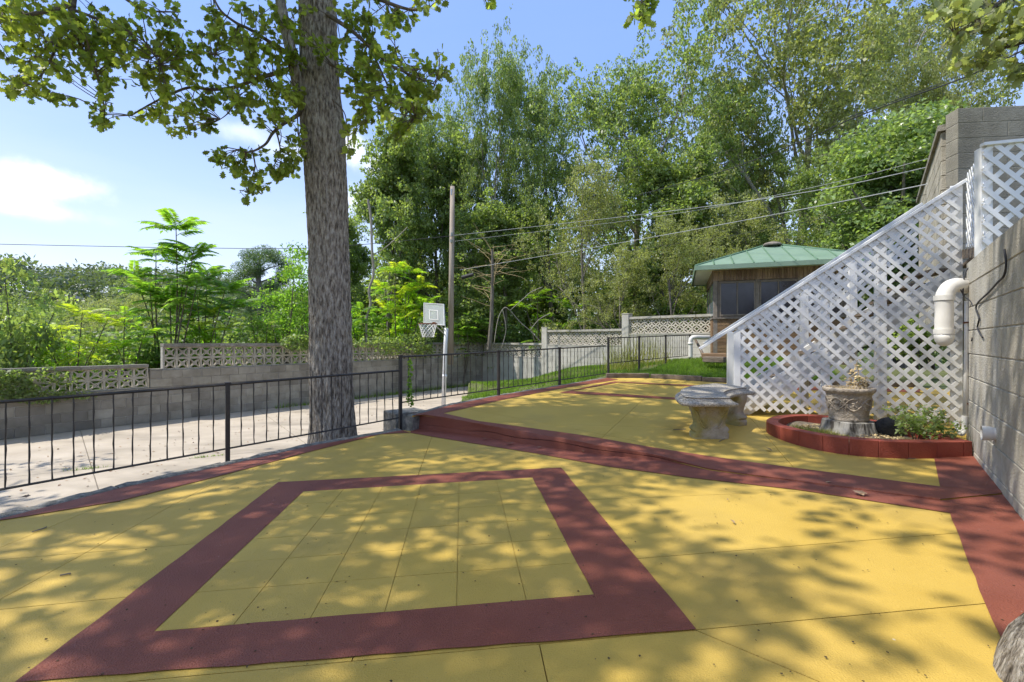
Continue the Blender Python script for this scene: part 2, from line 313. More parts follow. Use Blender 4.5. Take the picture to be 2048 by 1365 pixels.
# ---------------------------------------------------------------- ground sheets and terrain
def bm_poly(pts):
    bm = bmesh.new(); f = bm.faces.new([bm.verts.new((p[0], p[1], 0)) for p in pts]); bm.normal_update()
    if f.normal.z < 0: bmesh.ops.reverse_faces(bm, faces=[f])
    return bm
def grid_cut(bm, step):
    xs = [v.co.x for v in bm.verts]; ys = [v.co.y for v in bm.verts]
    for ax, lo, hi in ((0, min(xs), max(xs)), (1, min(ys), max(ys))):
        k = math.floor(lo/step)+1
        while k*step < hi:
            p = Vector((0,0,0)); p[ax] = k*step; n = Vector((0,0,0)); n[ax] = 1
            bmesh.ops.bisect_plane(bm, geom=bm.verts[:]+bm.edges[:]+bm.faces[:], plane_co=p, plane_no=n, dist=1e-5); k += 1
def sheet(name, pts, zf, off=0.0, thick=0.0, mat=None, parent=None, step=.35):
    bm = bm_poly(pts); grid_cut(bm, step)
    if thick:
        r = bmesh.ops.extrude_face_region(bm, geom=bm.faces[:])
        low = [g for g in r['geom'] if isinstance(g, bmesh.types.BMVert)]
        for v in bm.verts: v.co.z = zf(v.co.x, v.co.y)+off
        top = set(bm.verts)-set(low)
        for v in top: v.co.z -= thick
        bmesh.ops.recalc_face_normals(bm, faces=bm.faces[:])
    else:
        for v in bm.verts: v.co.z = zf(v.co.x, v.co.y)+off
    me = bpy.data.meshes.new(name); bm.to_mesh(me); bm.free(); me.materials.append(mat)
    return link(name, me, parent)
def inset(pts, d):
    n = len(pts); out = []
    for i in range(n):
        a, b, c = Vector(pts[i-1][:2]), Vector(pts[i][:2]), Vector(pts[(i+1) % n][:2])
        e1, e2 = (b-a), (c-b)
        if e1.length < 1e-6 or e2.length < 1e-6: out.append(b); continue
        e1.normalize(); e2.normalize()
        n1, n2 = Vector((-e1.y, e1.x)), Vector((-e2.y, e2.x)); k = n1+n2
        k = k/(max(.3, k.dot(n1))) if k.length > 1e-6 else n1
        out.append(b+k*d)
    return out
def pieces(pts, cuts):
    """cut a floor polygon by joint lines; cuts = [(p, q, filter)]"""
    bm = bm_poly(pts)
    for p, q, flt in cuts:
        p, q = Vector((p[0], p[1], 0)), Vector((q[0], q[1], 0)); d = q-p; n = Vector((-d.y, d.x, 0))
        fs = [f for f in bm.faces if flt is None or flt(f.calc_center_median())]
        g = set(fs)
        for f in fs: g.update(f.verts); g.update(f.edges)
        if g: bmesh.ops.bisect_plane(bm, geom=list(g), plane_co=p, plane_no=n, dist=1e-4)
    out = [[tuple(v.co.xy) for v in f.verts] for f in bm.faces if f.calc_area() > .01]
    bm.free(); return out
def wob(pts, step=.12, amp=.004, rng=random.Random(3)):
    out = []
    for i in range(len(pts)):
        a, b = Vector(pts[i][:2]), Vector(pts[(i+1) % len(pts)][:2]); n = max(1, int((b-a).length/step)); d = (b-a)
        nn = Vector((-d.y, d.x)).normalized() if d.length else Vector((0, 0))
        for k in range(n):
            out.append(a+d*k/n+(nn*rng.uniform(-amp, amp) if k else Vector((0, 0))))
    return out
H = lambda zf, L_: [hit(a, b, zf) for a, b in L_]

# broad ground out to the horizon with the wooded hill
def hill(x, y):
    d = math.hypot(x, y)
    z = -1.25
    if d > 40:
        t = min(1, (d-40)/130); t = t*t*(3-2*t)
        az = math.degrees(math.atan2(x, y))
        k = 1/(1+math.exp((az+20)/7))
        z += t*(4+11.5*k+.9*math.sin(az*.31)+.7*math.sin(az*.9+1))
    return z
def make_ground():
    rs = [0, 3, 8, 14, 20, 30, 40, 55, 70, 90, 110, 130, 150, 170, 200, 260, 400, 800, 1800]; n = 120
    mb = MB(); vs_ = [(0, 0, hill(0, 0))]
    for r in rs[1:]:
        for k in range(n):
            a = 2*math.pi*k/n; x, y = r*math.sin(a), r*math.cos(a); vs_.append((x, y, hill(x, y)))
    fs = [(0, 1+(k+1) % n, 1+k) for k in range(n)]
    for j in range(len(rs)-2):
        for k in range(n):
            a = 1+j*n+k; b = 1+j*n+(k+1) % n; fs.append((a, b, b+n, a+n))
    mb.add(vs_, fs); o = mb.obj('ground', GROUND, smooth=True); kind(o, 'structure')
make_ground()

# walls' base line
WD = Vector((.71, 1)).normalized()          # along the left garden wall
W0 = Vector((-15.317, 0))                    # x = -15.317 + .71 y
def wpt(y): return Vector((-15.317+.71*y, y))
CORN = wpt(19.9); V2 = (Vector((5.65, 13.4))-CORN).normalized()
def w2(px):                                  # point of the rear wall seen at photo column px
    k = (px-CX)/F; a = CORN; t = (k*a.y-a.x)/(V2.x-k*V2.y); return a+V2*t

# driveway slabs
drv = [(-10.4, -4.5), tuple(wpt(3.0)+Vector((.02, 0))), tuple(wpt(19.7)), (-1.65, 18.6), (-1.2, 12), (-.95, 8.2), (-1.2, 6.9), (-4.0, 3.3), (-8.8, -2.6)]
drv_cut = [(hit(0, 957, zdrive), hit(480, 908, zdrive), None), (hit(200, 990, zdrive), hit(160, 860, zdrive), None), (hit(600, 880, zdrive), hit(530, 830, zdrive), None), ((-4, 13.5), (-1, 12.2), None)]
base = sheet('driveway', drv, zdrive, -.02, 0, MORT, step=50); kind(base, 'structure')
for p in pieces(drv, drv_cut):
    o = sheet('slab', inset(p, .006), zdrive, 0, .03, CONC, base, step=50)

# lawn height: smooth blend of spot heights
CP = [(-1.6,5.4,-.675),(-.4,8.2,-.52),(.9,9.4,-.10),(-1.2,19,-.60),(-1.4,13,-.66),(.8,17.4,-.42),(.8,13,-.25),(2.0,10.8,.26),(2.45,11.2,.34),(3.0,14.5,.30),(3.7,15,.34),(4.4,12.2,.50),(5.0,13,.60),(5.6,12.4,.62),(5.2,11.6,.52),(4.2,9.7,.30),(3.1,9.9,.33),(6.0,9.2,.30),(8,10,.5),(9,13,.65),(7,12,.62),(2.4,9.9,.33)]
def zlawn(x, y):
    s = w = 0
    for a, b, z in CP:
        k = 1/(((x-a)**2+(y-b)**2)**1.6+.02); s += k*z; w += k
    return s/w
FARL = H(zupp, [(1215,757),(1300,757),(1403,764),(1560,772),(1840,776)])
lawn = [(-1.0, 7.0), (-.97, 8.2), (-1.22, 12), (-1.66, 18.6), (-1.6, 19.6), tuple(w2(1087)), tuple(w2(1247)), tuple(w2(1416)), (9.5, 9.9), (9.5, 8.4), tuple(FARL[4].xy), tuple(FARL[3].xy), tuple(FARL[2].xy), tuple(FARL[1].xy), tuple(FARL[0].xy), (.0, 7.95)]
o = sheet('lawn_ground', lawn, zlawn, 0, 0, DIRT, step=.4); kind(o, 'structure')

# ---------------------------------------------------------------- painted patio
KIN = H(zlow, [(805,862),(624,893),(452,932),(238,979),(0,1040)])     # inner face of the kerb
dK = (KIN[4]-KIN[2]); KB = KIN[4]+dK*2.6
def rwall(y): return Vector((.866+.78*y, y))
STEP = H(zlow, [(825,858),(883,864),(1015,883),(1110,897),(1193,908.5),(1317,922),(1421,943),(1600,966),(1880,1003)])
RWs = rwall(3.15)
low_poly = [p.xy for p in STEP]+[RWs, rwall(2.2), rwall(.3), rwall(-3.6), Vector((-8.6, -3.6)), KB.xy]+[p.xy for p in reversed(KIN)]
bottom_left = low_poly
patio = sheet('patio_floor', low_poly, zlow, -.012, 0, YELD, step=2); kind(patio, 'structure')
h1 = H(zlow, [(1400,1260),(1970,1208)]); nh = lambda c: (Vector((c.x, c.y))-h1[0].xy).dot(Vector((-(h1[1]-h1[0]).y, (h1[1]-h1[0]).x)).normalized())
up = lambda c: nh(c) > 0
dn = lambda c: nh(c) <= 0
jl = lambda a, b: tuple(H(zlow, [a, b]))
cuts = [(h1[0], h1[1], None), (*jl((0,1200),(403,980)), up), (*jl((0,1096),(270,985)), up), (*jl((862,879),(837,949)), up), (*jl((1317,1114.6),(1600,1092)), lambda c: up(c) and c.x > .4),
        (*jl((40,1117),(370,1090)), lambda c: up(c) and c.x < -1.2), (*jl((50,1215),(245,1196)), lambda c: up(c) and c.x < -1.2),
        (*jl((1393,1262),(1640,1365)), dn), (*jl((1080,1295),(1095,1365)), dn), (*jl((1190,1000),(1560,985)), lambda c: up(c) and c.x > .4), (*jl((360,1330),(0,1365)), lambda c: dn(c) and c.x < -.2)]
for p in pieces([tuple(v) for v in low_poly], cuts):
    sheet('slab', inset(p, .0022), zlow, 0, .014, YEL, patio, step=1.5)
# red square frame and the scored tiles inside it
So = H(zlow, [(557,966),(1122,937),(1393,1262),(28,1369)]); Si = H(zlow, [(607,985),(1065,957),(1188,1192),(308,1266)])
for i in range(4):
    j = (i+1) % 4
    sheet('red_border', wob([So[i].xy, So[j].xy, Si[j].xy, Si[i].xy]), zlow, .0046+.0004*i, 0, RED, patio, step=1)
def bil(u, v, Q): return (Q[0].xy*(1-u)+Q[1].xy*u)*(1-v)+(Q[3].xy*(1-u)+Q[2].xy*u)*v
g = .006
for i in range(6):
    for j in range(6):
        q = [bil((i+a)/6, (j+b)/6, Si) for a, b in ((g,g),(1-g,g),(1-g,1-g),(g,1-g))]
        sheet('tile', q[::-1], zlow, .0042+random.uniform(0, .001), .003, YEL, patio, step=5)
# red strip at the foot of the step, along the kerb and along the tall wall
lowstrip = H(zlow, [(820,867),(862,874.5),(1000,897),(1069,908),(1214,934.5),(1379.5,957),(1599,982),(1900,1028)])
sheet('red_border', [p.xy for p in STEP]+[RWs]+[p.xy for p in reversed(lowstrip)], zlow, .005, 0, RED, patio)
rwl = H(zlow, [(1900,1028),(1925,1095),(1970,1210),(2008,1290)]); e = rwl[3].xy+(rwl[3]-rwl[1]).xy*2.2
sheet('red_border', wob([p.xy for p in rwl]+[e, rwall(-2.2), rwall(.3), rwall(2.2), RWs], .12, .004), zlow, .0054, 0, RED, patio)
kb_in = H(zlow, [(820,867),(760,870),(620,905),(450,951),(240,1004),(0,1043)]); e2 = kb_in[5].xy+(kb_in[5]-kb_in[3]).xy*1.5
kout = [p.xy for p in KIN]+[KB.xy]
sheet('red_border', [KIN[0].xy]+[p.xy for p in KIN[1:]]+[KB.xy, e2]+[p.xy for p in reversed(kb_in)], zlow, .0058, 0, RED, patio)

# raised upper patio
UL = H(zupp, [(825,833),(900,812),(997,793),(1120,773),(1215,757)])   # along the upper railing
for i in range(5): UL[i].z = zupp(UL[i].x, UL[i].y)
STEPU = [Vector((p.x, p.y)) for p in STEP]
BACKR = [Vector((7.6, 8.0)), Vector((5.4, 5.1)), Vector((4.35, 4.45)), rwall(4.27), RWs]
up_poly = STEPU[:]+[RWs, rwall(4.27), Vector((4.5, 4.6)), Vector((5.3, 5.2)), Vector((8.2, 7.9))]+[p.xy for p in reversed(FARL)][0:5]+[p.xy for p in reversed(UL)][1:]
upper = sheet('upper_patio_floor', [tuple(v) for v in up_poly], zupp, -.012, 0, YELD, step=.6); kind(upper, 'structure')
ucut = []
for a, b in [((1000,845),(1500,862)), ((1100,790),(1500,800)), ((930,818),(1350,900)), ((1330,760),(1200,880)), ((1440,770),(1560,905))]:
    A, B = H(zupp, [a, b]); ucut.append((A, B, None))
for p in pieces([tuple(v) for v in up_poly], ucut):
    sheet('slab', inset(p, .0022), zupp, 0, .014, YEL, upper, step=.3)
ub = H(zupp, [(887,828),(957,843.5),(1152,870),(1297,895),(1462,920),(1599,938.6),(1880,975)])
ur = H(zupp, [(1868,917)])[0]
uin = H(zupp, [(887,828),(1010,800),(1130,777),(1237,760.5)])
sheet('red_border', STEPU+[RWs]+[p.xy for p in reversed(ub)], zupp, .005, 0, RED, upper, step=.3)
sheet('red_border', [UL[0].xy, ub[0].xy]+[p.xy for p in uin[1:]]+[UL[4].xy]+[p.xy for p in reversed(UL[1:4])], zupp, .0054, 0, RED, upper, step=.3)
sheet('red_border', [ub[6].xy, RWs, rwall(4.2), Vector((4.05, 4.1)), ur.xy], zupp, .0058, 0, RED, upper, step=.3)
s2 = H(zupp, [(1140,783),(1400,799.5),(1400,803.5),(1118,787)]); sheet('red_border', [p.xy for p in s2], zupp, .005, 0, RED, upper)
s3 = H(zupp, [(1118,787),(1228,764),(1243,765),(1140,784)]); sheet('red_border', [p.xy for p in s3], zupp, .0054, 0, RED, upper)
s4 = H(zupp, [(1228,764),(1400,772.5),(1400,775),(1236,766.3)]); sheet('red_border', [p.xy for p in s4], zupp, .0058, 0, RED, upper)
s5 = H(zupp, [(1420,772),(1560,775),(1840,779),(1840,786),(1560,780.5),(1420,775.5)]); sheet('red_border', [p.xy for p in s5], zupp, .0062, 0, RED, upper)
# dense run of the riser with rounded lip, wobble and a crack line
def make_riser():
    pts = [Vector((p.x, p.y)) for p in STEP]; dense = []
    for i in range(len(pts)-1):
        n = max(2, int((pts[i+1]-pts[i]).length/.05))
        for k in range(n): dense.append(pts[i].lerp(pts[i+1], k/n))
    dense.append(pts[-1]); rng = random.Random(5); mb = MB(); V = []
    rows = 10; ph = [rng.uniform(0, 6) for _ in range(6)]
    for i, p in enumerate(dense):
        d = (dense[min(i+1, len(dense)-1)]-dense[max(i-1, 0)]).normalized(); n = Vector((d.y, -d.x))   # towards the lower patio
        if n.y > 0: n = -n
        zl, zu = zlow(p.x, p.y), zupp(p.x, p.y); h = max(.003, zu-zl); s = i*.05
        w = .010*math.sin(s*2.1+ph[0])+.006*math.sin(s*5.3+ph[1])
        rr = min(.022, h*.4)
        crack = zl+h*(.42+.2*math.sin(s*1.3+ph[2])+.09*math.sin(s*7+ph[3]))
        prof = [(.012+w+.006, zl-.004), (.014+w, zl+.15*h), (.012+w, zl+.32*h), (.010+w, crack-.004), (-.016+w, crack), (.006+w, crack+.004), (.003+w, zu-rr), (.004+w*.3, zu-rr*.3), (.002, zu+.0057), (-.012, zu+.0062)]
        zprev = -9
        for a, z in prof:
            z = max(z, zprev+.0005) if z < zu else z; zprev = z
            q = p+n*(max(a, .001) if False else a)*(max(.45, min(1, h/.06))); V.append((q.x, q.y, z+rng.uniform(-.001, .001)))
    fs = [(i*rows+k, (i+1)*rows+k, (i+1)*rows+k+1, i*rows+k+1) for i in range(len(dense)-1) for k in range(rows-1)]
    mb.add(V, fs); o = mb.obj('step_riser', RED, upper, smooth=False); autosmooth(o, 50)
    # end face by the railing
    a = STEP[0]; b = UL[0]
    mb = MB(); mb.add([(a.x, a.y, zlow(a.x,a.y)-.02), (b.x-.03, b.y+.02, zlow(a.x,a.y)-.02), (b.x-.03, b.y+.02, zupp(b.x,b.y)+.004), (a.x, a.y, zupp(a.x,a.y)+.005)], [(0,1,2,3)])
    mb.obj('step_end', RED, upper)
make_riser()

# kerbs that hold up the patio edge: one long low run, one beside the upper railing
def kerb(name, label, pts, zf, width, zb, seed, lift=.012):
    rng = random.Random(seed); t = thing(name, label, 'kerb', (pts[0][0], pts[0][1], 0)); 
    out = []
    P = [Vector(p[:2]) for p in pts]
    L_ = []
    for i in range(len(P)-1):
        n = max(1, int(round((P[i+1]-P[i]).length/.9)))
        for k in range(n): L_.append((P[i].lerp(P[i+1], k/n), P[i].lerp(P[i+1], (k+1)/n)))
    for a, b in L_:
        d = (b-a).normalized(); nn = Vector((-d.y, d.x))
        m = MB(); V = []; ns = 10
        a2, b2 = a+d*.004, b-d*.004
        for k in range(ns+1):
            p = a2.lerp(b2, k/ns)
            for w_, z in ((0, zb), (0, None), (.02, 'r'), (width-.02, 'r'), (width, None), (width, zb)):
                zz = zf(p.x, p.y)+lift
                z_ = zb if z == zb else zz-.015+rng.uniform(-.006, .004) if z is None else zz+rng.uniform(-.007, .006)
                q = p+nn*(w_+rng.uniform(-.004, .004) if 0 < w_ else w_); V.append((q.x, q.y, z_))
        m.add(V, [(k*6+j, k*6+j+1, (k+1)*6+j+1, (k+1)*6+j) for k in range(ns) for j in range(5)]+[(5,4,3,2,1,0), tuple(ns*6+j for j in range(6))])
        m.obj('kerb_stone', KERB, t)
    return t
klow = [KB.xy]+[p.xy for p in reversed(KIN)]
kerb('kerb', 'long rough grey concrete kerb between lower patio and driveway', klow, zlow, .13, -.72, 11)
kup = [UL[0].xy]+[p.xy for p in UL[1:]]
kerb('kerb', 'thin grey concrete kerb under the upper railing beside the lawn', kup, zupp, .12, -.72, 12, lift=.004)
# old timber holding the bank at the back edge
t = thing('timber_edging', 'old weathered timber edging holding the grass bank behind the upper patio', 'edging', (FARL[0].x, FARL[0].y, 0))
tp = [p.xy for p in FARL]
tp = [tp[0]+Vector((-.02,.02)), tp[1], tp[2], tp[3], tp[4]]
for i in range(4):
    a, b = tp[i], tp[i+1]; n = max(1, round((b-a).length/1.6))
    for k in range(n):
        p, q = a.lerp(b, k/n), a.lerp(b, (k+1)/n); d = q-p; L_ = d.length-.012; c = (p+q)/2; nn = Vector((-d.y, d.x)).normalized()
        c = c+nn*.06; z = zupp(c.x, c.y)
        rng = random.Random(i*9+k)
        bm_ = MB(); bm_.box((c.x, c.y, z+.035), (L_, .11, .12), math.atan2(d.y, d.x)+rng.uniform(-.01,.01)); o = bm_.obj('timber', TIMB, t); bevel(o, .012)
# concrete step block at the foot of the post by the driveway
s = hit(845, 850, lambda x, y: .05)
b = MB(); b.box((-1.62, 7.05, -.20), (.52, .42, .55), R(40)); o = b.obj('concrete_block', KERB); bevel(o, .015)
tag(o, 'low grey concrete block with moss below the basketball pole', 'concrete block')

# ---------------------------------------------------------------- garden walls of block and breeze block
def stroke(mb, pts, w, d):
    """flat 2D polyline in xz extruded through y"""
    pts = [Vector(p) for p in pts]; V = []
    for i, p in enumerate(pts):
        t = (pts[min(i+1, len(pts)-1)]-pts[max(i-1, 0)]).normalized(); n = Vector((-t.y, t.x))*w/2
        for q in (p+n, p-n): V += [(q.x, -d/2, q.y), (q.x, d/2, q.y)]
    fs = []
    for i in range(len(pts)-1):
        a = i*4; b = a+4
        fs += [(a, b, b+2, a+2), (a+1, a+3, b+3, b+1), (a, a+1, b+1, b), (a+2, b+2, b+3, a+3)]
    fs += [(0, 2, 3, 1), (len(pts)*4-4, len(pts)*4-3, len(pts)*4-1, len(pts)*4-2)]
    mb.add(V, fs)
def breeze_star(a, h, d=.085):
    mb = MB(); w = .019
    for x, z, dx, dz in ((0, h/2-w/2, a, w), (0, -h/2+w/2, a, w), (a/2-w/2, 0, w, h-2*w), (-a/2+w/2, 0, w, h-2*w)): mb.box((x, 0, z), (dx, d, dz))
    x0, z0 = a/2-w, h/2-w
    stroke(mb, [(-x0, -z0), (x0, z0)], .017, d*.9); stroke(mb, [(-x0, z0), (-.01, .008)], .017, d*.86); stroke(mb, [(.01, -.008), (x0, -z0)], .017, d*.86)
    for sx, sz, ax in ((1, 1, 0), (1, -1, 0), (1, 1, 1), (1, -1, 1)):
        P = []
        for k in range(7):
            u = -1+2*k/6; bow = .36*(1-u*u)
            P.append((u*x0, sz*(z0*(1-bow*1.9))) if ax == 0 else (sz*(x0*(1-bow*1.9)), u*z0))
        stroke(mb, P, .015, d*.8)
    return mb
def breeze_ring(a, h, d=.09):
    mb = MB(); n = 16; V = []; fs = []
    rx, rz = a/2*.93, h/2*.93
    for y in (-d/2, d/2):
        for k in range(n):
            q = 2*math.pi*(k+.5)/n; c, s_ = math.cos(q), math.sin(q); m_ = max(abs(c), abs(s_)); V.append((c/m_*a/2, y, s_/m_*h/2)); V.append((c*rx, y, s_*rz))
    for k in range(n):
        k2 = (k+1) % n
        fs += [(2*k, 2*k2, 2*k2+1, 2*k+1), (2*n+2*k, 2*n+2*k+1, 2*n+2*k2+1, 2*n+2*k2), (2*k+1, 2*k2+1, 2*n+2*k2+1, 2*n+2*k+1), (2*k, 2*n+2*k, 2*n+2*k2, 2*k2)]
    mb.add(V, fs)
    for sx in (-1, 1):
        for sz in (-1, 1):
            P = []
            for k in range(6):
                q = math.pi/2*k/5; P.append((sx*(a/2-math.cos(q)*a*.5), sz*(h/2-math.sin(q)*h*.5)))
            stroke(mb, P, .024, d*.9)
    return mb
def place(mesh, name, parent, c, rz, mat=None):
    o = bpy.data.objects.new(name, mesh); COL.objects.link(o); o.location = c; o.rotation_euler = (0, 0, rz); o.parent = parent
    o.matrix_parent_inverse = Matrix.Translation(parent.location).inverted(); return o
def course_blocks(parent, a, d, L_, z0, n, ch, bl, th, mat, seed, limit=None, jit=.004):
    rz = math.atan2(d.y, d.x); cache = {}; rng = random.Random(seed); g_ = .009
    for j in range(n):
        s = -(bl/2 if j % 2 else 0)
        while s < L_-.02:
            s0, s1 = max(0, s), min(L_, s+bl); l = round(s1-s0, 3)
            if l > .03:
                if l not in cache:
                    cache[l] = MB().box((0, 0, 0), (l-g_, th, ch-g_)).mesh('block', mat)
                    m_ = cache[l]; bm = bmesh.new(); bm.from_mesh(m_); bmesh.ops.bevel(bm, geom=bm.edges[:], offset=.004, segments=1, affect='EDGES'); bm.to_mesh(m_); bm.free()
                c = a+d*(s0+s1)/2; place(cache[l], 'block', parent, (c.x+rng.uniform(-jit, jit), c.y+rng.uniform(-jit, jit), z0+ch*(j+.5)), rz)
            s += bl
def caps(parent, a, d, L_, z, h, th, mat, seed, pl=1.2):
    rz = math.atan2(d.y, d.x); n = max(1, round(L_/pl)); l = L_/n; me = MB().box((0, 0, 0), (l-.006, th, h)).mesh('cap_stone', mat)
    bm = bmesh.new(); bm.from_mesh(me); bmesh.ops.bevel(bm, geom=bm.edges[:], offset=.008, segments=2, affect='EDGES'); bm.to_mesh(me); bm.free(); rng = random.Random(seed)
    for k in range(n):
        c = a+d*l*(k+.5); place(me, 'cap_stone', parent, (c.x, c.y, z+h/2+rng.uniform(-.003, .003)), rz+rng.uniform(-.003, .003))
D1 = (CORN-wpt(8)).normalized(); rz1 = math.atan2(D1.y, D1.x)
A = wpt(6.6); yH = 10.49; yB = 10.29
wall1 = thing('block_wall', 'long grey block wall along the driveway topped with star pattern breeze blocks', 'wall', (A.x, A.y, -.72))
L1 = (CORN-A).length; LB = (wpt(yB)-A).length; LH = (wpt(yH)-A).length
ch = .191; bl = .41; th = .19
nrm = Vector((D1.y, -D1.x)); off = -nrm*th/2*1.0
Ao = A+off
course_blocks(wall1, Ao, D1, L1, -.675, 4, ch, bl, th, BLOCK, 1)
course_blocks(wall1, Ao+D1*LB, D1, L1-LB, -.675+4*ch, 2, ch, bl, th, BLOCK, 2)
m = MB(); c = Ao+D1*L1/2; m.box((c.x, c.y, -.675+2*ch-.05), (L1, th-.022, 4*ch+.1-.004), rz1); c = Ao+D1*(LB+(L1-LB)/2); m.box((c.x, c.y, -.675+5*ch), (L1-LB-.02, th-.022, 2*ch-.004), rz1); m.obj('mortar', MORT, wall1)
star = breeze_star(.25, .225).mesh('breeze_block', BREZ)
def breeze_rows(parent, me, a, d, s0, s1, z0, hh, aa, rows=2):
    n = int((s1-s0)/aa+.5); rz = math.atan2(d.y, d.x); st = (s1-s0)/n
    for r_ in range(rows):
        for k in range(n):
            c = a+d*(s0+st*(k+.5)); place(me, 'breeze_block', parent, (c.x, c.y, z0+hh*(r_+.5)), rz)
breeze_rows(wall1, star, Ao, D1, .0, LB-.02, -.675+4*ch+.002, .228, .252)
breeze_rows(wall1, star, Ao, D1, LH+.03, L1, -.675+6*ch+.002, .258, .252)
for o in [x for x in COL.objects if x.name.startswith('breeze_block') and x.location.z > .47 and x.parent == wall1]: o.scale = (1, 1, 1.14)
caps(wall1, Ao, D1, LB-.02, -.675+4*ch+.46, .065, .22, CAP, 3)
caps(wall1, Ao+D1*(LH+.0), D1, L1-LH, -.675+6*ch+.52, .08, .22, CAP, 4)
m = MB(); c = Ao+D1*(LH+.015); m.box((c.x, c.y, .73), (.03, .12, .512), rz1); m.obj('end_post', CAP2, wall1)
caps(wall1, Ao+D1*LB, D1, LH-LB, -.675+6*ch+.001, .03, .2, CAP, 5, .3)

# rear wall: three stepped sections of pale wall with ring pattern breeze blocks
nr2 = Vector((V2.y, -V2.x)); rz2 = math.atan2(V2.y, V2.x)
ring = breeze_ring(.25, .225).mesh('breeze_block', BREZ2)
E = w2(1560)
for (pa, pb, top, label, seed, grp) in [(967, 1087, 1.05, 'lowest pale wall section with ring breeze blocks at the garden corner', 21, 0), (1087, 1247, 1.53, 'middle pale wall section with ring breeze blocks and a post at its left end', 22, 1), (1247, 1560, 1.90, 'tallest pale wall section with ring breeze blocks reaching behind the gazebo', 23, 1)]:
    a, b = (w2(pa) if pa > 967 else CORN), w2(pb); L_ = (b-a).length
    t = thing('block_wall', label, 'wall', (a.x, a.y, -.7))
    if pa == 967: t.location.z = -.7
    s0 = .26 if grp else .05
    zb = top-.08-.45
    nC = int((zb-.05+.75)/.2)
    course_blocks(t, a, V2, L_, zb-.05-nC*.2, nC, .2, .8, .19, PALE, seed, jit=.001)
    c = (a+b)/2; MB().box((c.x, c.y, (zb-.05+zb-.05-nC*.2)/2), (L_, .176, nC*.2-.01), rz2).obj('mortar', PALE, t)
    c2 = a+V2*((s0+L_)/2); MB().box((c2.x, c2.y, zb-.0265), (L_-s0, .21, .047), rz2).obj('sill', CAP2, t)
    breeze_rows(t, ring, a, V2, s0, L_, zb, .225, .252)
    caps(t, a+V2*s0, V2, L_-s0, top-.08, .08, .2, CAP2, seed)
    if grp:
        c3 = a+V2*.13; o = MB().box((c3.x, c3.y, (top+.09-.5)/2), (.25, .25, top+.09+.5), rz2).obj('pillar', PALE, t); bevel(o, .01)
        o = MB().box((c3.x, c3.y, top+.105), (.27, .27, .03), rz2).obj('pillar_cap', CAP2, t); bevel(o, .01)

# ---------------------------------------------------------------- iron railings
def railing(label, stations, spacing, seed, twist=True):
    """stations: (x, y, z_base, z_bottom_rail, z_top_rail, post_top or None)"""
    s0 = stations[0]; t = thing('iron_railing', label, 'railing', (s0[0], s0[1], s0[2])); rng = random.Random(seed)
    for (x, y, zb, zr, zt, pt) in stations:
        if pt is None: continue
        m = MB(); m.box((x, y, (zb-.05+pt)/2), (.038, .038, pt-zb+.05), R(40)); m.box((x, y, pt+.004), (.05, .05, .012), R(40)); o = m.obj('post', IRON, t)
    for a, b in zip(stations[:-1], stations[1:]):
        A_, B_ = Vector(a[:2]), Vector(b[:2]); d = (B_-A_); L_ = d.length; d.normalize()
        for nm, i, th_ in (('bottom_rail', 3, .013), ('top_rail', 4, .018)):
            p, q = Vector((a[0], a[1], a[i])), Vector((b[0], b[1], b[i])); v = (q-p); p2 = p+v.normalized()*.022; q2 = q-v.normalized()*.022
            m = MB(); m.tube([p2, (p2+q2)/2+Vector((0,0,rng.uniform(-.004,.004))), q2], th_*.72, 4); m.obj(nm, IRON, t)
        n = max(2, round(L_/spacing))
        for k in range(1, n):
            u = k/n; x, y = a[0]+(b[0]-a[0])*u, a[1]+(b[1]-a[1])*u; z0 = a[3]+(b[3]-a[3])*u; z1 = a[4]+(b[4]-a[4])*u
            lx, ly = rng.uniform(-.006, .006), rng.uniform(-.006, .006); m = MB(); P = []; rr = []
            ns = 9
            for j in range(ns+1):
                f_ = j/ns; P.append((x+lx*f_+.0022*math.sin(j*2.3+k), y+ly*f_, z0+(z1-z0)*f_)); rr.append(.0060+.0014*math.sin(j*2.1+k*1.7))
            m.tube(P, rr, 5, cap=False); m.obj('baluster', IRON, t)
    return t
fl = lambda Y: (-6.53+.805*Y)
st = []
for Y, pt in ((1.7, 1), (4.61, 1), (6.25, 0)):
    x = fl(Y) if Y < 6 else -1.5; zb = .025*x
    zt = {1.7: .655, 4.61: .694, 6.25: .7285}[Y]; zr = {1.7: -.005, 4.61: .059, 6.25: .097}[Y]
    st.append((x, Y, zb, zr, zt, zt+.012 if pt else None))
railing('black iron railing on the lower patio edge in front of the big tree', st, .126, 31)
fu = lambda Y: -.223+.867*(Y-7.68)
st = [(-1.5, 6.25, -.05, .298, .912, .925)]
for Y in (7.68, 9.0, 10.35):
    st.append((fu(Y), Y, zupp(fu(Y), Y)-.02, .298+(Y-6.25)*.0262+.0, .912+(Y-6.25)*.0262, None if Y > 10 else .925+(Y-6.25)*.0262))
railing('black iron railing climbing beside the upper patio and the lawn', st, .126, 32)
st = [(2.155, 10.4, .30, .625, 1.19, 1.205)]
for k, Y in enumerate((11.25, 12.1, 13.0)):
    u = (Y-10.4)/2.6; st.append((2.155+u*2.82, Y, .36+u*.25, .625+u*.10, 1.19+u*.10, 1.205+u*.10))
railing('farthest black iron railing in front of the tallest pale wall section', st, .12, 33)

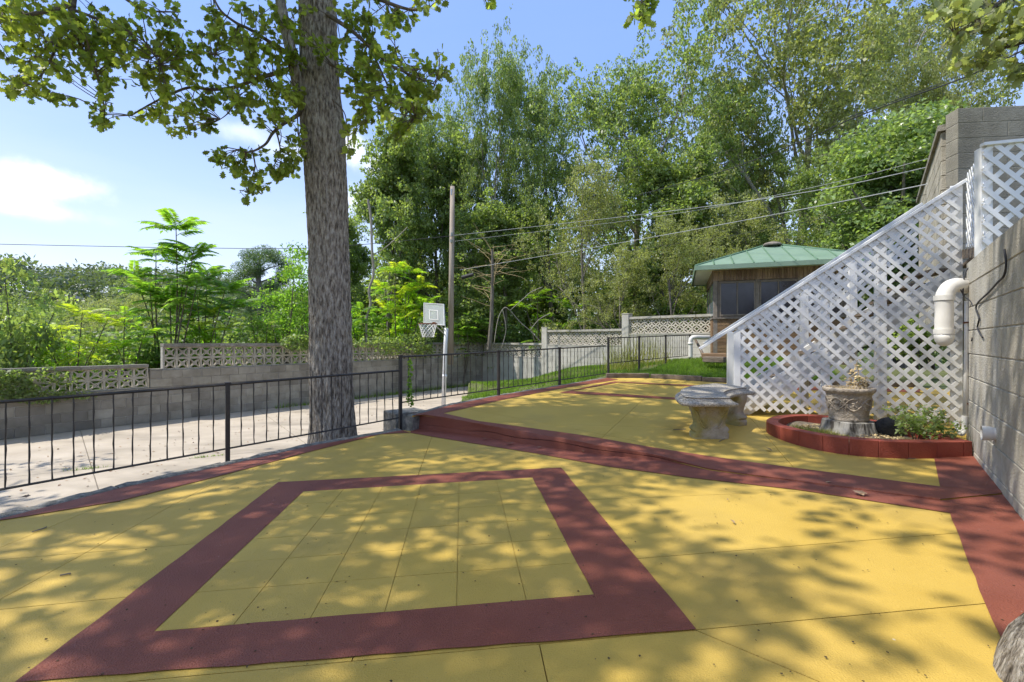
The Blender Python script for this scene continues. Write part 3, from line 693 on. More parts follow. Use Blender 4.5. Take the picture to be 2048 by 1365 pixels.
# ---------------------------------------------------------------- tall block wall on the right, terrace and the house wall above
DR = Vector((.78, 1)).normalized(); rzr = math.atan2(DR.y, DR.x); NR = Vector((DR.y, -DR.x))    # NR points into the wall (right)
TOPZ = 1.86; CH = .213
rw = thing('block_wall', 'tall streaked concrete block wall at the right beside the patio with a pipe stub in it', 'wall', (rwall(4.39).x, rwall(4.39).y, 0))
a0 = rwall(4.39)+NR*.10; Lr = 9.0
course_blocks(rw, a0, -DR, Lr, TOPZ-9*CH, 9, CH, .62, .20, RW, 41, jit=.0015)
m = MB(); c = a0-DR*Lr/2; m.box((c.x, c.y, TOPZ-4.5*CH-.05), (Lr-.01, .186, 9*CH+.09), rzr); m.obj('mortar', MORT, rw)
# return of the wall under the landing
rt = thing('block_wall', 'short dark block wall under the landing behind the white lattice', 'wall', (4.9, 5.0, 0))
b0 = rwall(4.39)+NR*.21; course_blocks(rt, b0, DR, 1.35, TOPZ-9*CH, 9, CH, .42, .18, RWD, 42, jit=.0015)
terr = [rwall(-4)+NR*.2, rwall(4.3)+NR*.2, Vector((5.6, 5.3)), Vector((9, 7.6)), Vector((12, 6)), Vector((10, -4))]
m = MB(); m.prism([tuple(p) for p in terr], -.5, TOPZ-.06); o = m.obj('terrace_ground', DIRT); kind(o, 'structure')

# house wall above: a pale grey block pier with a side wall running back
hc = Vector((5.97, 6.2)); DFH = Vector((1, -.10)).normalized()
hw = thing('house_wall', 'high weathered grey block wall of the house above the white lattice', 'wall', (hc.x, hc.y, 1.8))
def clip_prism(pts, d, thick): pass
course_blocks(hw, hc+Vector((0, .12)), DFH, 5.5, 1.4, 14, .203, .61, .2, RWD, 43, jit=.001)
m = MB(); c = hc+Vector((0,.12))+DFH*2.75; m.box((c.x, c.y, 1.4+7*.203), (5.48, .188, 14*.203-.01), math.atan2(DFH.y, DFH.x)); m.obj('mortar', MORT, hw)
sw = thing('side_wall', 'narrow receding block wall with a dark sloping coping beside the glossy tree', 'wall', (hc.x, hc.y, 1.4))
DS = Vector((.78, 1)).normalized()
course_blocks(sw, hc+Vector((.10, .23)), DS, 4.2, 1.4, 13, .203, .4, .2, RW, 44, jit=.001)
c = hc+Vector((.10,.23))+DS*2.1
m = MB(); m.box((c.x, c.y, 1.4+13*.203+.045), (4.3, .28, .08), math.atan2(DS.y, DS.x)); m.obj('coping', CAP, sw)

# ---------------------------------------------------------------- lattice and timber stair
def clip_seg(a, b, poly):
    t0, t1 = 0.0, 1.0; d = b-a; n = len(poly)
    for i in range(n):
        p, q = poly[i], poly[(i+1) % n]; e = q-p; nn = Vector((-e.y, e.x)); num = (a-p).dot(nn); den = d.dot(nn)
        if abs(den) < 1e-9:
            if num < 0: return None
            continue
        t = -num/den
        if den > 0: t0 = max(t0, t)
        else: t1 = min(t1, t)
    return (a+d*t0, a+d*t1) if t1-t0 > 1e-4 else None
def lattice(t, O, U, poly, pitch=.106, w=.040, seed=0, thick=.006):
    """strips in the vertical plane through O along U (xy); poly = convex ccw [(u, z)]"""
    poly = [Vector(p) for p in poly]; U3 = Vector((U.x, U.y, 0)); N3 = Vector((U.y, -U.x, 0)); rng = random.Random(seed)
    for lay, sgn in ((0, 1), (1, -1)):
        dr = Vector((1, sgn)).normalized(); nn = Vector((-dr.y, dr.x)); ds = [p.dot(nn) for p in poly]; k = math.floor(min(ds)/pitch)
        while k*pitch < max(ds):
            c = nn*(k*pitch+rng.uniform(-.002, .002)); s = clip_seg(c-dr*20, c+dr*20, poly); k += 1
            if not s or (s[1]-s[0]).length < .03: continue
            p, q = s; y0 = lay*(thick+.001)
            V = []
            for e_, ww in ((p, w), (q, w)):
                for sg in (-1, 1):
                    r_ = e_+nn*sg*ww/2
                    for yy in (y0, y0+thick):
                        P = Vector((O.x, O.y, 0))+U3*r_.x+Vector((0, 0, r_.y))-N3*(-yy); V.append(P)
            m = MB(); m.add(V, [(0,2,3,1),(4,5,7,6),(0,1,5,4),(2,6,7,3),(0,4,6,2),(1,3,7,5)]); m.obj('slat', WHITE, t)
def board(t, name, a, b, w, h, mat=None, zrot=None, bev=.004):
    """bar from a to b with width w (horizontal) and height h"""
    a, b = Vector(a), Vector(b); d = (b-a); L_ = d.length; d.normalize(); side = Vector((-d.y, d.x, 0)); side = side.normalized() if side.length > 1e-5 else Vector((zrot.x, zrot.y, 0)) if zrot else Vector((1, 0, 0))
    upv = side.cross(d)*-1; Mx = Matrix((d, side, upv)).transposed()
    m = MB(); m.box((a+b)/2, (L_, w, h), m=Mx); o = m.obj(name, mat or WHITE, t)
    if bev: bevel(o, bev)
    return o
S0 = at(1468, 700, 6.04); S0 = Vector((S0.x, S0.y)); S1 = Vector((5.12, 5.29)); US = (S1-S0).normalized(); LS = (S1-S0).length; NS = Vector((US.y, -US.x))  # towards camera
def z_at(px, py, u):                  # z on the front panel plane under a photo pixel
    p = S0+US*u; return EYE+(HZ-py)/F*p.y
zt0 = EYE+(HZ-655)/F*S0.y; zt1 = EYE+(HZ-366)/F*S1.y
zb0 = EYE+(HZ-818)/F*S0.y; zb1 = EYE+(HZ-846)/F*S1.y
slope = (zt1-zt0)/LS
stair = thing('stair', 'white lattice sided stair rising to the right landing beside the tall wall', 'stair', (S0.x, S0.y, zupp(S0.x, S0.y)))
lattice(stair, S0+NS*.022, US, [(0, zb0), (LS-.03, zb1), (LS-.03, zt1-.03), (0, zt0-.03)], seed=1)
WSD = .95                              # stair width going back
BKS = -NS*WSD
def P3(u, z, back=0.0): p = S0+US*u-NS*back; return Vector((p.x, p.y, z))
zr = lambda u: zt0+slope*u
# hand rails, both sides
for bk in (0.0, WSD):
    board(stair, 'handrail', P3(-.42 if bk == 0 else -.30, zr(-.42 if bk == 0 else -.30)+(.0 if bk == 0 else -.02), bk), P3(LS+.02, zr(LS+.02), bk), .10, .035)
    board(stair, 'upper_rail', P3(.02, zr(.02)-.06, bk+.0), P3(LS-.03, zr(LS-.03)-.06, bk), .035, .07)
# posts
for u in (.07, 1.02, 1.60):
    for bk in (.045, WSD):
        o = board(stair, 'post', P3(u, zupp(*P3(u,0,bk).xy)-.01, bk), P3(u, zr(u)-.1, bk), .10, .10, zrot=US, bev=.006)
o = board(stair, 'post', P3(LS-.055, zb1-.02, -.005), P3(LS-.055, zt1-.03, -.005), .012, .115, zrot=NS)
o = board(stair, 'corner_board', P3(.035, zb0-.02, -.03), P3(.035, zt0-.06, -.03), .012, .08, zrot=NS)
# stringers and treads
nst = 11; z0s = zupp(*S0); ztop = 1.98; u0 = .12; du = (LS-u0)/nst; dz = (ztop-z0s)/nst
for bk in (.10, WSD-.08):
    board(stair, 'stringer', P3(u0-.1, z0s+.02, bk), P3(LS, ztop-.12, bk), .04, .24)
for k in range(nst):
    u = u0+du*(k+.5); z = z0s+dz*(k+1); c = (P3(u, z, .12)+P3(u, z, WSD-.1))/2
    m = MB(); m.box((c.x, c.y, z-.02), (du+.03, WSD-.24, .035), math.atan2(US.y, US.x)); m.obj('tread', TIMB, stair)
# rear panel of lattice
lattice(stair, S0-NS*(WSD+.06), US, [(.1, zt0-.62), (LS, zt1-.62), (LS, zt1-.08), (.1, zt0-.08)], seed=2)
# landing and its lattice screens
land = thing('landing_screen', 'white lattice screen panels around the landing above the tall wall', 'lattice screen', (4.32, 4.27, 2.1))
LA = Vector((5.17, 5.30)); LB_ = Vector((4.335, 4.28)); ul = (LA-LB_).normalized(); ll = (LA-LB_).length
zl = lambda px, py, p: EYE+(HZ-py)/F*p.y
lt0, lt1 = zl(0, 303, LB_), zl(0, 353, LA); lb0, lb1 = zl(0, 489, LB_), zl(0, 499, LA)
lattice(land, LB_, ul, [(0, lb0), (ll, lb1), (ll, lt1), (0, lt0)], seed=3)
LC = Vector((6.6, 3.75)); uf = (LC-LB_).normalized(); lf = (LC-LB_).length
ft0 = zl(0, 293, LB_); ft1 = ft0+.05
lattice(land, LB_, uf, [(0, lb0-.35), (lf, lb0-.35), (lf, ft1), (0, ft0)], seed=4, w=.042, pitch=.112)
n_ = Vector((uf.y, -uf.x))
m = MB(); c = LB_+n_*.0; board(land, 'corner_post', (LB_.x+.05, LB_.y+.045, lb0-.35), (LB_.x+.05, LB_.y+.045, ft0-.005), .09, .09, zrot=uf)
board(land, 'top_rail', (LB_.x-.01, LB_.y, ft0+.01), (LC.x, LC.y, ft1+.01), .06, .03)
board(land, 'floor_beam', (LB_.x+.06, LB_.y+.10, lb0-.055), (LA.x, LA.y+.02, lb1-.055), .04, .10, mat=TIMB)
fl_ = thing('landing_floor', 'wooden landing floor at the head of the stair', 'landing', (5.4, 5.2, 2.0))
m = MB(); 
for k in range(9):
    a_ = LB_+Vector((.12,.08))+uf*(.03+.145*k); b_ = a_+DR*1.35; board(fl_, 'floor_board', (a_.x, a_.y, 1.99), (b_.x, b_.y, 1.99), .138, .03, mat=TIMB, bev=0)

# ---------------------------------------------------------------- pipes and wires on the tall wall
def smooth_path(P, n=6):
    P = [Vector(p) for p in P]; out = []
    for i in range(len(P)-1):
        p0, p1, p2, p3 = P[max(i-1, 0)], P[i], P[i+1], P[min(i+2, len(P)-1)]
        for k in range(n):
            t = k/n; out.append(.5*((2*p1)+(p2-p0)*t+(2*p0-5*p1+4*p2-p3)*t*t+(3*p1-p0-3*p2+p3)*t**3))
    return out+[P[-1]]
py_ = 4.33
pt = thing('drain_pipe', 'fat white plastic drain pipe with an elbow sticking out at the lattice', 'pipe', tuple(at(1888, 620, py_)))
wA = at(1936, 574, py_+.03)
P = [wA, at(1915, 571, py_), at(1899, 576, py_), at(1890, 590, py_), at(1888, 602, py_)]
MB().tube(smooth_path(P, 5), .066, 18).obj('elbow', PVC, pt, smooth=True)
o = MB().tube([at(1888, 603, py_), at(1888, 661, py_)], .068, 20).obj('pipe_section', PVC, pt, smooth=True); autosmooth(o)
for y0_, y1_ in ((592, 602), (659, 669)):
    o = MB().tube([at(1888, y0_, py_), at(1888, y1_, py_)], .077, 20).obj('collar', PVC, pt, smooth=True); autosmooth(o)
MB().lathe([(.001, -.115), (.025, -.110), (.048, -.095), (.064, -.07), (.071, -.04), (.073, 0)], tuple(at(1888, 669, py_)), 20).obj('end_cap', PVC, pt, smooth=True)
cY = 4.30
pp = thing('conduit_pipe', 'thin white vertical pipe with rusty clamps at the corner of the tall wall', 'pipe', tuple(at(1934, 860, cY)))
o = MB().tube([at(1933.5, 603, cY), at(1933, 700, cY), at(1929.5, 840, cY)], .017, 12).obj('pipe_section', PVC, pp, smooth=True)
o = MB().tube([at(1929.7, 833, cY), at(1929.2, 847, cY)], .023, 12).obj('collar', PVC, pp, smooth=True); autosmooth(o)
MB().tube(smooth_path([at(1929.3, 846, cY), at(1928.5, 860, cY), at(1923, 869, cY), at(1917, 860, cY+.03), at(1912, 845, cY+.10)], 5), .021, 12).obj('elbow', PVC, pp, smooth=True)
for yy in (646, 808):
    o = MB().tube([at(1933, yy-1.5, cY), at(1933, yy+1.5, cY)], .022, 10).obj('clamp', RUST, pp)
wl = lambda px, py, o_=.012: (lambda k: (lambda Y: at(px, py, Y))((.866-o_*1.3)/(k-.78)))((px-CX)/F)
stub = wl(1991, 869, 0)
sp = thing('pipe_stub', 'short white pipe stub sticking out low on the tall wall', 'pipe', tuple(stub))
nrw = -Vector((NR.x, NR.y, 0))
m = MB(); m.tube([stub-nrw*.06, stub+nrw*.062], .046, 20); o = m.obj('pipe_section', PVC, sp, smooth=True); autosmooth(o)
m = MB(); m.tube([stub+nrw*.02, stub+nrw*.04, stub+nrw*.041, stub+nrw*.072], [.051]*4, 20, cap=False); m.obj('collar', PVC, sp, smooth=True)
m = MB(); m.tube([stub+nrw*.0625, stub+nrw*.0635], .043, 20); m.obj('shade_disc', GLASSD, sp)  # dark disc on the closed end, painted for the shaded hollow of the pipe
o = MB().tube(smooth_path([wl(2009, 500), wl(2012, 528), wl(2008, 552), wl(1995, 566), wl(1977, 586), wl(1957, 605), wl(1952, 618), wl(1958, 638), wl(1955, 655), wl(1960, 668), wl(1965, 676)], 5), .0065, 6).obj('dangling_cable', CABLE)
tag(o, 'black cable hanging loose down the face of the tall wall', 'cable')
o = MB().tube(smooth_path([at(1968, 524, 4.25), at(1945, 531, 4.3), at(1931, 545, 4.3), at(1927, 570, 4.28), at(1926, 592, 4.28)], 5), .0065, 6).obj('dangling_cable', CABLE)
tag(o, 'black cable looping from the wall top down to the fat white pipe', 'cable')
o = MB().tube(smooth_path([at(1921, 580, 4.22), at(1930, 595, 4.22), at(1940, 602, 4.15), at(1948, 618, 4.1), at(1954, 645, 4.1), at(1950, 668, 4.1), at(1943, 683, 4.12), at(1945, 676, 4.12)], 4), .005, 5).obj('wire_tangle', CABLE)
tag(o, 'thin tangled black wire beside the fat white pipe elbow', 'wire')

# ---------------------------------------------------------------- raised bed with urn on a stump
bed_out = [(2.86,5.22),(2.755,4.95),(2.78,4.62),(2.90,4.34),(3.10,4.16),(3.38,4.06),(3.70,4.045),(4.03,4.07),(4.10,4.45),(4.12,4.85),(4.05,5.20),(3.85,5.45),(3.50,5.60),(3.15,5.50)]
def smooth_loop(P, n=4):
    P = [Vector(p) for p in P]; out = []; N_ = len(P)
    for i in range(N_):
        p0, p1, p2, p3 = P[i-1], P[i], P[(i+1) % N_], P[(i+2) % N_]
        if i in (7,) or (i+1) % N_ == 7: 
            for k in range(n): out.append(p1.lerp(p2, k/n))
            continue
        for k in range(n):
            t = k/n; out.append(.5*((2*p1)+(p2-p0)*t+(2*p0-5*p1+4*p2-p3)*t*t+(3*p1-p0-3*p2+p3)*t**3))
    return out
bo = smooth_loop(bed_out); bi = inset([tuple(p) for p in bo], .115)
bed = thing('planting_bed', 'low brick red painted oval planting bed holding the urn at the tall wall', 'planting bed', (3.45, 4.8, .1))
nb = len(bo); seg = 3; ztp = .245
i = 0
while i < nb:
    idx = [(i+k) % nb for k in range(min(seg, nb-i)+1)]; m = MB(); V = []
    for j, ii in enumerate(idx):
        o1, i1 = bo[ii], bi[ii]; sh = .0012 if j == 0 else -.0012 if j == len(idx)-1 else 0
        d_ = (bo[(ii+1) % nb]-bo[ii-1]).normalized()*sh
        zb_ = min(zupp(o1.x, o1.y), zupp(i1.x, i1.y))-.03
        V += [(o1.x+d_.x, o1.y+d_.y, zb_), (o1.x+d_.x, o1.y+d_.y, ztp), (i1.x+d_.x, i1.y+d_.y, ztp), (i1.x+d_.x, i1.y+d_.y, zb_)]
    n_i = len(idx); m.add(V, [(k*4+j, k*4+4+j, k*4+4+(j+1) % 4, k*4+(j+1) % 4) for k in range(n_i-1) for j in range(4)]+[(0,1,2,3), tuple((n_i-1)*4+j for j in (3,2,1,0))])
    o = m.obj('edging_block', REDK, bed)
    bmx = bmesh.new(); bmx.from_mesh(o.data); bmesh.ops.recalc_face_normals(bmx, faces=bmx.faces[:]); bmx.to_mesh(o.data); bmx.free(); bevel(o, .005, 2); i += seg
zs = lambda x, y: .165+.012*math.sin(x*13+y*5)+.010*math.sin(y*17-x*3)
o = sheet('soil', inset([tuple(p) for p in bo], .10), zs, 0, 0, SOIL, bed, step=.06)
ux, uy = 3.56, 4.92
def stump_w(q, z): return .035*math.sin(5*q+1)+.03*math.sin(11*q)+.018*math.sin(23*q+z*9)
m = MB(); m.lathe([(.275, 0), (.255, .03), (.236, .08), (.226, .12), (.221, .155), (.212, .160), (.14, .165), (.001, .164)], (ux, uy, .13), 64, stump_w); o = m.obj('tree_stump', STUMP, smooth=True); autosmooth(o, 40)
tag(o, 'weathered grey tree stump carrying the urn inside the red bed', 'stump')
urn = thing('stone_urn', 'sandy cast stone urn with a vine relief standing on the stump', 'urn', (ux, uy, .345))
UZ = .298
prof = [(.198, 0), (.204, .012), (.20, .024), (.197, .034), (.203, .045), (.198, .056), (.205, .075), (.212, .12), (.221, .18), (.229, .225), (.233, .24), (.247, .247), (.262, .258), (.270, .272), (.268, .286), (.258, .292), (.236, .292), (.226, .280), (.222, .262)]
uw = lambda q, z: .006*math.sin(q*9+z*40)+.005*math.sin(q*23-z*70)
prof = [(r_*.87, z_*1.16) for r_, z_ in prof]
m = MB(); m.lathe(prof, (ux, uy, UZ), 72, uw); o = m.obj('bowl', URNM, urn, smooth=True); autosmooth(o, 50)
m = MB(); m.lathe([(.191, .304), (.12, .318), (.001, .322)], (ux, uy, UZ), 40, lambda q, z: .03*math.sin(q*7)); m.obj('potting_soil', DRYG, urn)
def relief(amp, ph, r_, name):
    P = []
    for k in range(121):
        q = 2*math.pi*k/120; z = .145+amp*math.sin(q*4+ph); rr = (.2145+(z-.12)*.155)*.883+.001; P.append((ux+rr*math.cos(q), uy+rr*math.sin(q), UZ+.01+z*1.12))
    MB().tube(P, r_, 6, cap=False).obj(name, URNM, urn, smooth=True)
relief(.055, 0, .0065, 'vine_relief'); relief(.055, math.pi, .0055, 'vine_relief')
m = MB(); rng = random.Random(8)
for k in range(150):
    q = rng.uniform(0, 6.283); z = .145+rng.uniform(-.045, .045)*abs(math.cos(q*4))**.5; rr = (.2145+(z-.12)*.155)*.883; s_ = rng.uniform(.006, .012)
    c = Vector((ux+rr*math.cos(q), uy+rr*math.sin(q), UZ+.01+z*1.12)); nrm_ = Vector((math.cos(q), math.sin(q), 0)); tg = Vector((-nrm_.y, nrm_.x, 0)); a_ = rng.uniform(0, 3.14)
    e1 = (tg*math.cos(a_)+Vector((0,0,1))*math.sin(a_)); e2 = nrm_.cross(e1)
    m.add([c+e1*s_*1.6, c+e2*s_, c-e1*s_*1.6, c-e2*s_, c+nrm_*.009], [(0,1,4),(1,2,4),(2,3,4),(3,0,4)])
o = m.obj('leaf_relief', URNM, urn); kind(o, 'stuff')
# dead plant in the urn
m = MB(); rng = random.Random(4)
for bx, by, h in ((.07, .02, .30), (.085, .0, .22), (.04, .05, .14), (.15, -.02, .12), (.14,.02,.10)):
    P = [(ux+bx, uy+by, .62)]
    for k in range(1, 6): P.append((ux+bx+rng.uniform(-.02, .02)+.004*k, uy+by+rng.uniform(-.02, .02), .62+h*k/5))
    m.tube(P, [.004]*6, 4)
    for k in range(26):
        c = Vector(P[rng.randint(1, 5)])+Vector((rng.uniform(-.028, .028), rng.uniform(-.028, .028), rng.uniform(-.02, .02))); e1 = Vector((rng.uniform(-1, 1), rng.uniform(-1, 1), rng.uniform(-1, .4))).normalized()*.018; e2 = e1.orthogonal()*.5
        m.add([c+e1, c+e2, c-e1, c-e2], [(0, 1, 2, 3)])
for k in range(120):
    q = rng.uniform(0, 6.283); r_ = .21*rng.random()**.5; c = Vector((ux+r_*math.cos(q), uy+r_*math.sin(q), .623)); e1 = Vector((rng.uniform(-1, 1), rng.uniform(-1, 1), rng.uniform(0, .9)))*.045; e2 = e1.orthogonal().normalized()*.0025
    m.add([c, c+e2, c+e1+e2*.5, c+e1], [(0, 1, 2, 3)])
o = m.obj('dead_plant', DRYG); o['kind'] = 'stuff'; tag(o, 'dried out brown plant and straw in the top of the urn', 'dead plant')
# dark rock lying in the bed
bm = bmesh.new(); bmesh.ops.create_icosphere(bm, subdivisions=3, radius=.14); rng = random.Random(2)
for v in bm.verts:
    v.co = Vector((v.co.x*1.25, v.co.y*.9, v.co.z*.95)); v.co *= 1+.06*math.sin(v.co.x*20)+.05*math.sin(v.co.y*26+v.co.z*12)
me = bpy.data.meshes.new('rock'); bm.to_mesh(me); bm.free(); me.materials.append(ROCK); o = link('rock', me, None, (3.93, 4.84, .20)); o.rotation_euler = (.2, .3, .4)
tag(o, 'dark rounded rock lying in the red bed right of the stump', 'rock')

# ---------------------------------------------------------------- curved stone bench
bc = Vector((3.05, 4.70)); zt_ = .555
bench = thing('stone_bench', 'curved grey stone garden bench with two scrolled legs', 'bench', (2.2, 5.0, zupp(2.2, 5)))
def slab_bench():
    m = MB(); n = 26; a_0, a_1 = R(181), R(107); rows = []
    prof = [(0, .085), (.030, .085), (.040, .075), (.018, .060), (.016, .052), (-.004, .044), (-.022, .036), (-.026, .020), (-.018, .004), (-.004, .0)]   # (inset, z) around the edge, top first
    V = []
    ri, ro = .80, 1.30
    np_ = len(prof)
    def ring_pt(u, w_, ins, z):
        pass
    loops = []
    def outline(ins):
        pts = []
        c_ = .075
        e0, e1 = a_0, a_1; da_o = ins/ro; da_i = ins/ri; ro_, ri_ = ro-ins, ri+ins
        for k in range(n+1):
            q = e0-da_o+((e1+da_o)-(e0-da_o))*k/n
            if k == 0: q -= c_/ro; 
            if k == n: q += c_/ro
            pts.append((bc.x+ro_*math.cos(q), bc.y+ro_*math.sin(q)))
        # far end chamfer
        q = e1+da_o; pts.append((bc.x+(ro_-c_)*math.cos(q), bc.y+(ro_-c_)*math.sin(q)))
        for k in range(n+1):
            q = e1+da_i+((e0-da_i)-(e1+da_i))*k/n; pts.append((bc.x+ri_*math.cos(q), bc.y+ri_*math.sin(q)))
        q = e0-da_o; pts.append((bc.x+(ro_-c_)*math.cos(q), bc.y+(ro_-c_)*math.sin(q)))
        return pts
    zz = lambda x, y: zt_+(y-4.9)*.036
    for ins, z in prof[1:]:
        o_ = outline(ins); loops.append([(x, y, zz(x, y)-.085+z) for x, y in o_])
    N_ = len(loops[0])
    for l in loops: V += l
    fs = [(j*N_+k, j*N_+(k+1) % N_, (j+1)*N_+(k+1) % N_, (j+1)*N_+k) for j in range(len(loops)-1) for k in range(N_)]
    # top and underside as strips between outer and inner arcs
    def cap(b, flip):
        f = []
        for k in range(n):
            o1, o2 = b+k, b+k+1; i1, i2 = b+n+2+(n-k), b+n+2+(n-k-1); f.append((o1, o2, i2, i1) if not flip else (i1, i2, o2, o1))
        f.append((b+n, b+n+1, b+n+2) if not flip else (b+n+2, b+n+1, b+n)); f.append((b, b+n+2+n, b+N_-1) if not flip else (b+N_-1, b+n+2+n, b)); return f
    fs += cap(0, True)+cap((len(loops)-1)*N_, False)
    m.add(V, fs); o = m.obj('seat', STONE, bench)
    bmx = bmesh.new(); bmx.from_mesh(o.data); bmesh.ops.recalc_face_normals(bmx, faces=bmx.faces[:]); bmx.to_mesh(o.data); bmx.free(); autosmooth(o, 28)
slab_bench()
def bench_leg(cx, cy, ang, top):
    zb = zupp(cx, cy)-.005; Hh = top-zb; m = MB()
    U = Vector((math.cos(ang), math.sin(ang), 0)); Vv = Vector((-U.y, U.x, 0)); c0 = Vector((cx, cy, zb))
    prof = [(.185, 0), (.188, .045), (.186, .062), (.170, .075), (.190, .100), (.186, .122), (.158, .145), (.150, .18), (.160, .235), (.178, .29), (.192, .33), (.196, .362), (.196, 1)]
    V = []; K = 24; dth = .075
    lv = [(w, (z if z < 1 else Hh/.40*.40)*(Hh/.40) if z < 1 else Hh) for w, z in prof]
    for w, z in lv:
        th = dth*(1.12 if z < .11 else .95 if z < .2 else 1.0)
        for k in range(K):
            q = 2*math.pi*k/K; cu, cv = math.cos(q), math.sin(q); e = .28
            V.append(c0+U*(w*math.copysign(abs(cu)**e, cu))+Vv*(th*math.copysign(abs(cv)**e, cv))+Vector((0, 0, z)))
    n_ = len(lv); m.add(V, [(j*K+k, j*K+(k+1) % K, (j+1)*K+(k+1) % K, (j+1)*K+k) for j in range(n_-1) for k in range(K)]+[tuple(range(K-1,-1,-1)), tuple((n_-1)*K+k for k in range(K))])
    o = m.obj('leg', STONEL, bench, smooth=True); autosmooth(o, 45)
    # scroll carving on both faces
    for face in (-1, 1):
        s = MB()
        for sg in (-1, 1):
            P = []
            for k in range(17):
                q = k/16*4.6; rr = .052*(1-k/16*.75); P.append(c0+U*sg*(.105+rr*math.cos(q+2.4)*1)+Vv*face*.074+Vector((0, 0, Hh*.78+rr*math.sin(q+2.4))))
            s.tube(P, .0085, 6)
            P = [c0+U*sg*(.165-.105*(k/10)**1.3)+Vv*face*.073+Vector((0, 0, Hh*.80-(Hh*.48)*k/10+.02*math.sin(k*.6))) for k in range(11)]; s.tube(P, .009, 6)
            P = [c0+U*sg*(.135-.10*(k/10)**1.1)+Vv*face*.073+Vector((0, 0, Hh*.66-(Hh*.36)*k/10)) for k in range(11)]; s.tube(P, .006, 6)
        s.obj('scroll_carving', STONEL, o, smooth=True)
bench_leg(2.075, 4.90, R(-2), zt_-.080)
bench_leg(2.60, 5.56, R(118-180), zt_-.060)

# ---------------------------------------------------------------- gazebo (green metal roof)
GS = 1.25
def G(p, z): return Vector((p.x*GS, p.y*GS, EYE+(z-EYE)*GS))
gu = Vector((.94, -.34)).normalized(); gb = Vector((.34, .94)).normalized(); g0 = Vector((4.29, 9.91)); gl = 2.55; gd = 2.3
gz = thing('gazebo', 'wood sided garden gazebo with a green metal hip roof and dark windows', 'gazebo', tuple(G(g0, .69)))
def gp(u, b_, z): return G(g0+gu*u+gb*b_, z)
rg = math.atan2(gu.y, gu.x)
def gbox(name, mat, u0, u1, b0, b1, z0, z1, par=gz, bev=0):
    c = gp((u0+u1)/2, (b0+b1)/2, (z0+z1)/2); m = MB(); m.box(c, (abs(u1-u0)*GS, abs(b1-b0)*GS, abs(z1-z0)*GS), rg); o = m.obj(name, mat, par)
    if bev: bevel(o, bev)
    return o
zf, zsill, zhead, zt = .69, 1.62, 2.37, 2.62
# floor, corner posts and mullion posts
gbox('floor', TIMB, -.03, gl+.03, -.03, gd, zf-.12, zf)
win = [(.13, .795), (.887, 1.56), (1.65, 2.32)]
for u in (0.04, .84, 1.605, 2.40, gl-.03): gbox('post', WOODF, u-.04, u+.04, -.012, .07, zf, zt, bev=.004)
for b_ in (gd/2, gd-.04): gbox('post', WOODF, -.012, .07, b_-.04, b_+.04, zf, zt)
# siding: vertical boards above the windows, horizontal boards below
rng = random.Random(12)
nv = 52; w_ = gl/nv
for k in range(nv): gbox('plank', WOODV, k*w_+.002, (k+1)*w_-.002, -.016-rng.random()*.004, .008, zhead+.03, zt)
for k in range(34):
    bw = gd/34; gbox('plank', WOODV, -.016-rng.random()*.004, .008, k*bw+.002, (k+1)*bw-.002, zhead+.03, zt)
for a_, b_ in ((.08, .80), (.88, 1.565), (1.645, 2.36)):
    n_ = 13; hh = (zsill-.03-zf)/n_
    for k in range(n_): gbox('plank', WOODH, a_, b_, -.010-rng.random()*.004, .012, zf+k*hh+.003, zf+(k+1)*hh-.003)
for k in range(26):
    bw = gd/26; gbox('plank', WOODH, -.014-rng.random()*.004, .008, k*bw+.003, (k+1)*bw-.003, zf, zsill-.03)
gbox('sill', WOODF, -.03, gl+.02, -.035, .02, zsill-.028, zsill)
gbox('sill', WOODF, -.03, .02, .022, gd, zsill-.028, zsill)
gbox('inner_wall', GLASSD, .10, gl-.1, gd-.1, gd-.06, zf, zt)
for a_, b_ in win:
    fr = gbox('window', WOODF, a_-.045, b_+.045, .012, .030, zsill+.001, zhead+.028)
    # frame bars proud of the panes
    mid = (a_+b_)/2
    for x0_, x1_, z0_, z1_ in ((a_, b_, zsill+.04, zsill+.068), (a_, b_, zhead-.028, zhead), (a_, a_+.02, zsill+.068, zhead-.028), (b_-.02, b_, zsill+.068, zhead-.028), (mid-.010, mid+.010, zsill+.068, zhead-.028)):
        gbox('frame', WOODF, x0_, x1_, -.012, .010, z0_, z1_, par=fr)
    gbox('pane', GLASSD, a_+.021, mid-.015, .002, .009, zsill+.069, zhead-.029, par=fr); gbox('pane', GLASSD, mid+.015, b_-.021, -.003, .009, zsill+.069, zhead-.029, par=fr)
for b0_, b1_ in ((.1, 1.08), (1.22, 2.15)):
    fr = gbox('window', WOODF, .012, .030, b0_-.04, b1_+.04, zsill+.001, zhead+.028)
    gbox('pane', GLASSB, -.004, .010, b0_, b1_, zsill+.05, zhead-.01, par=fr)
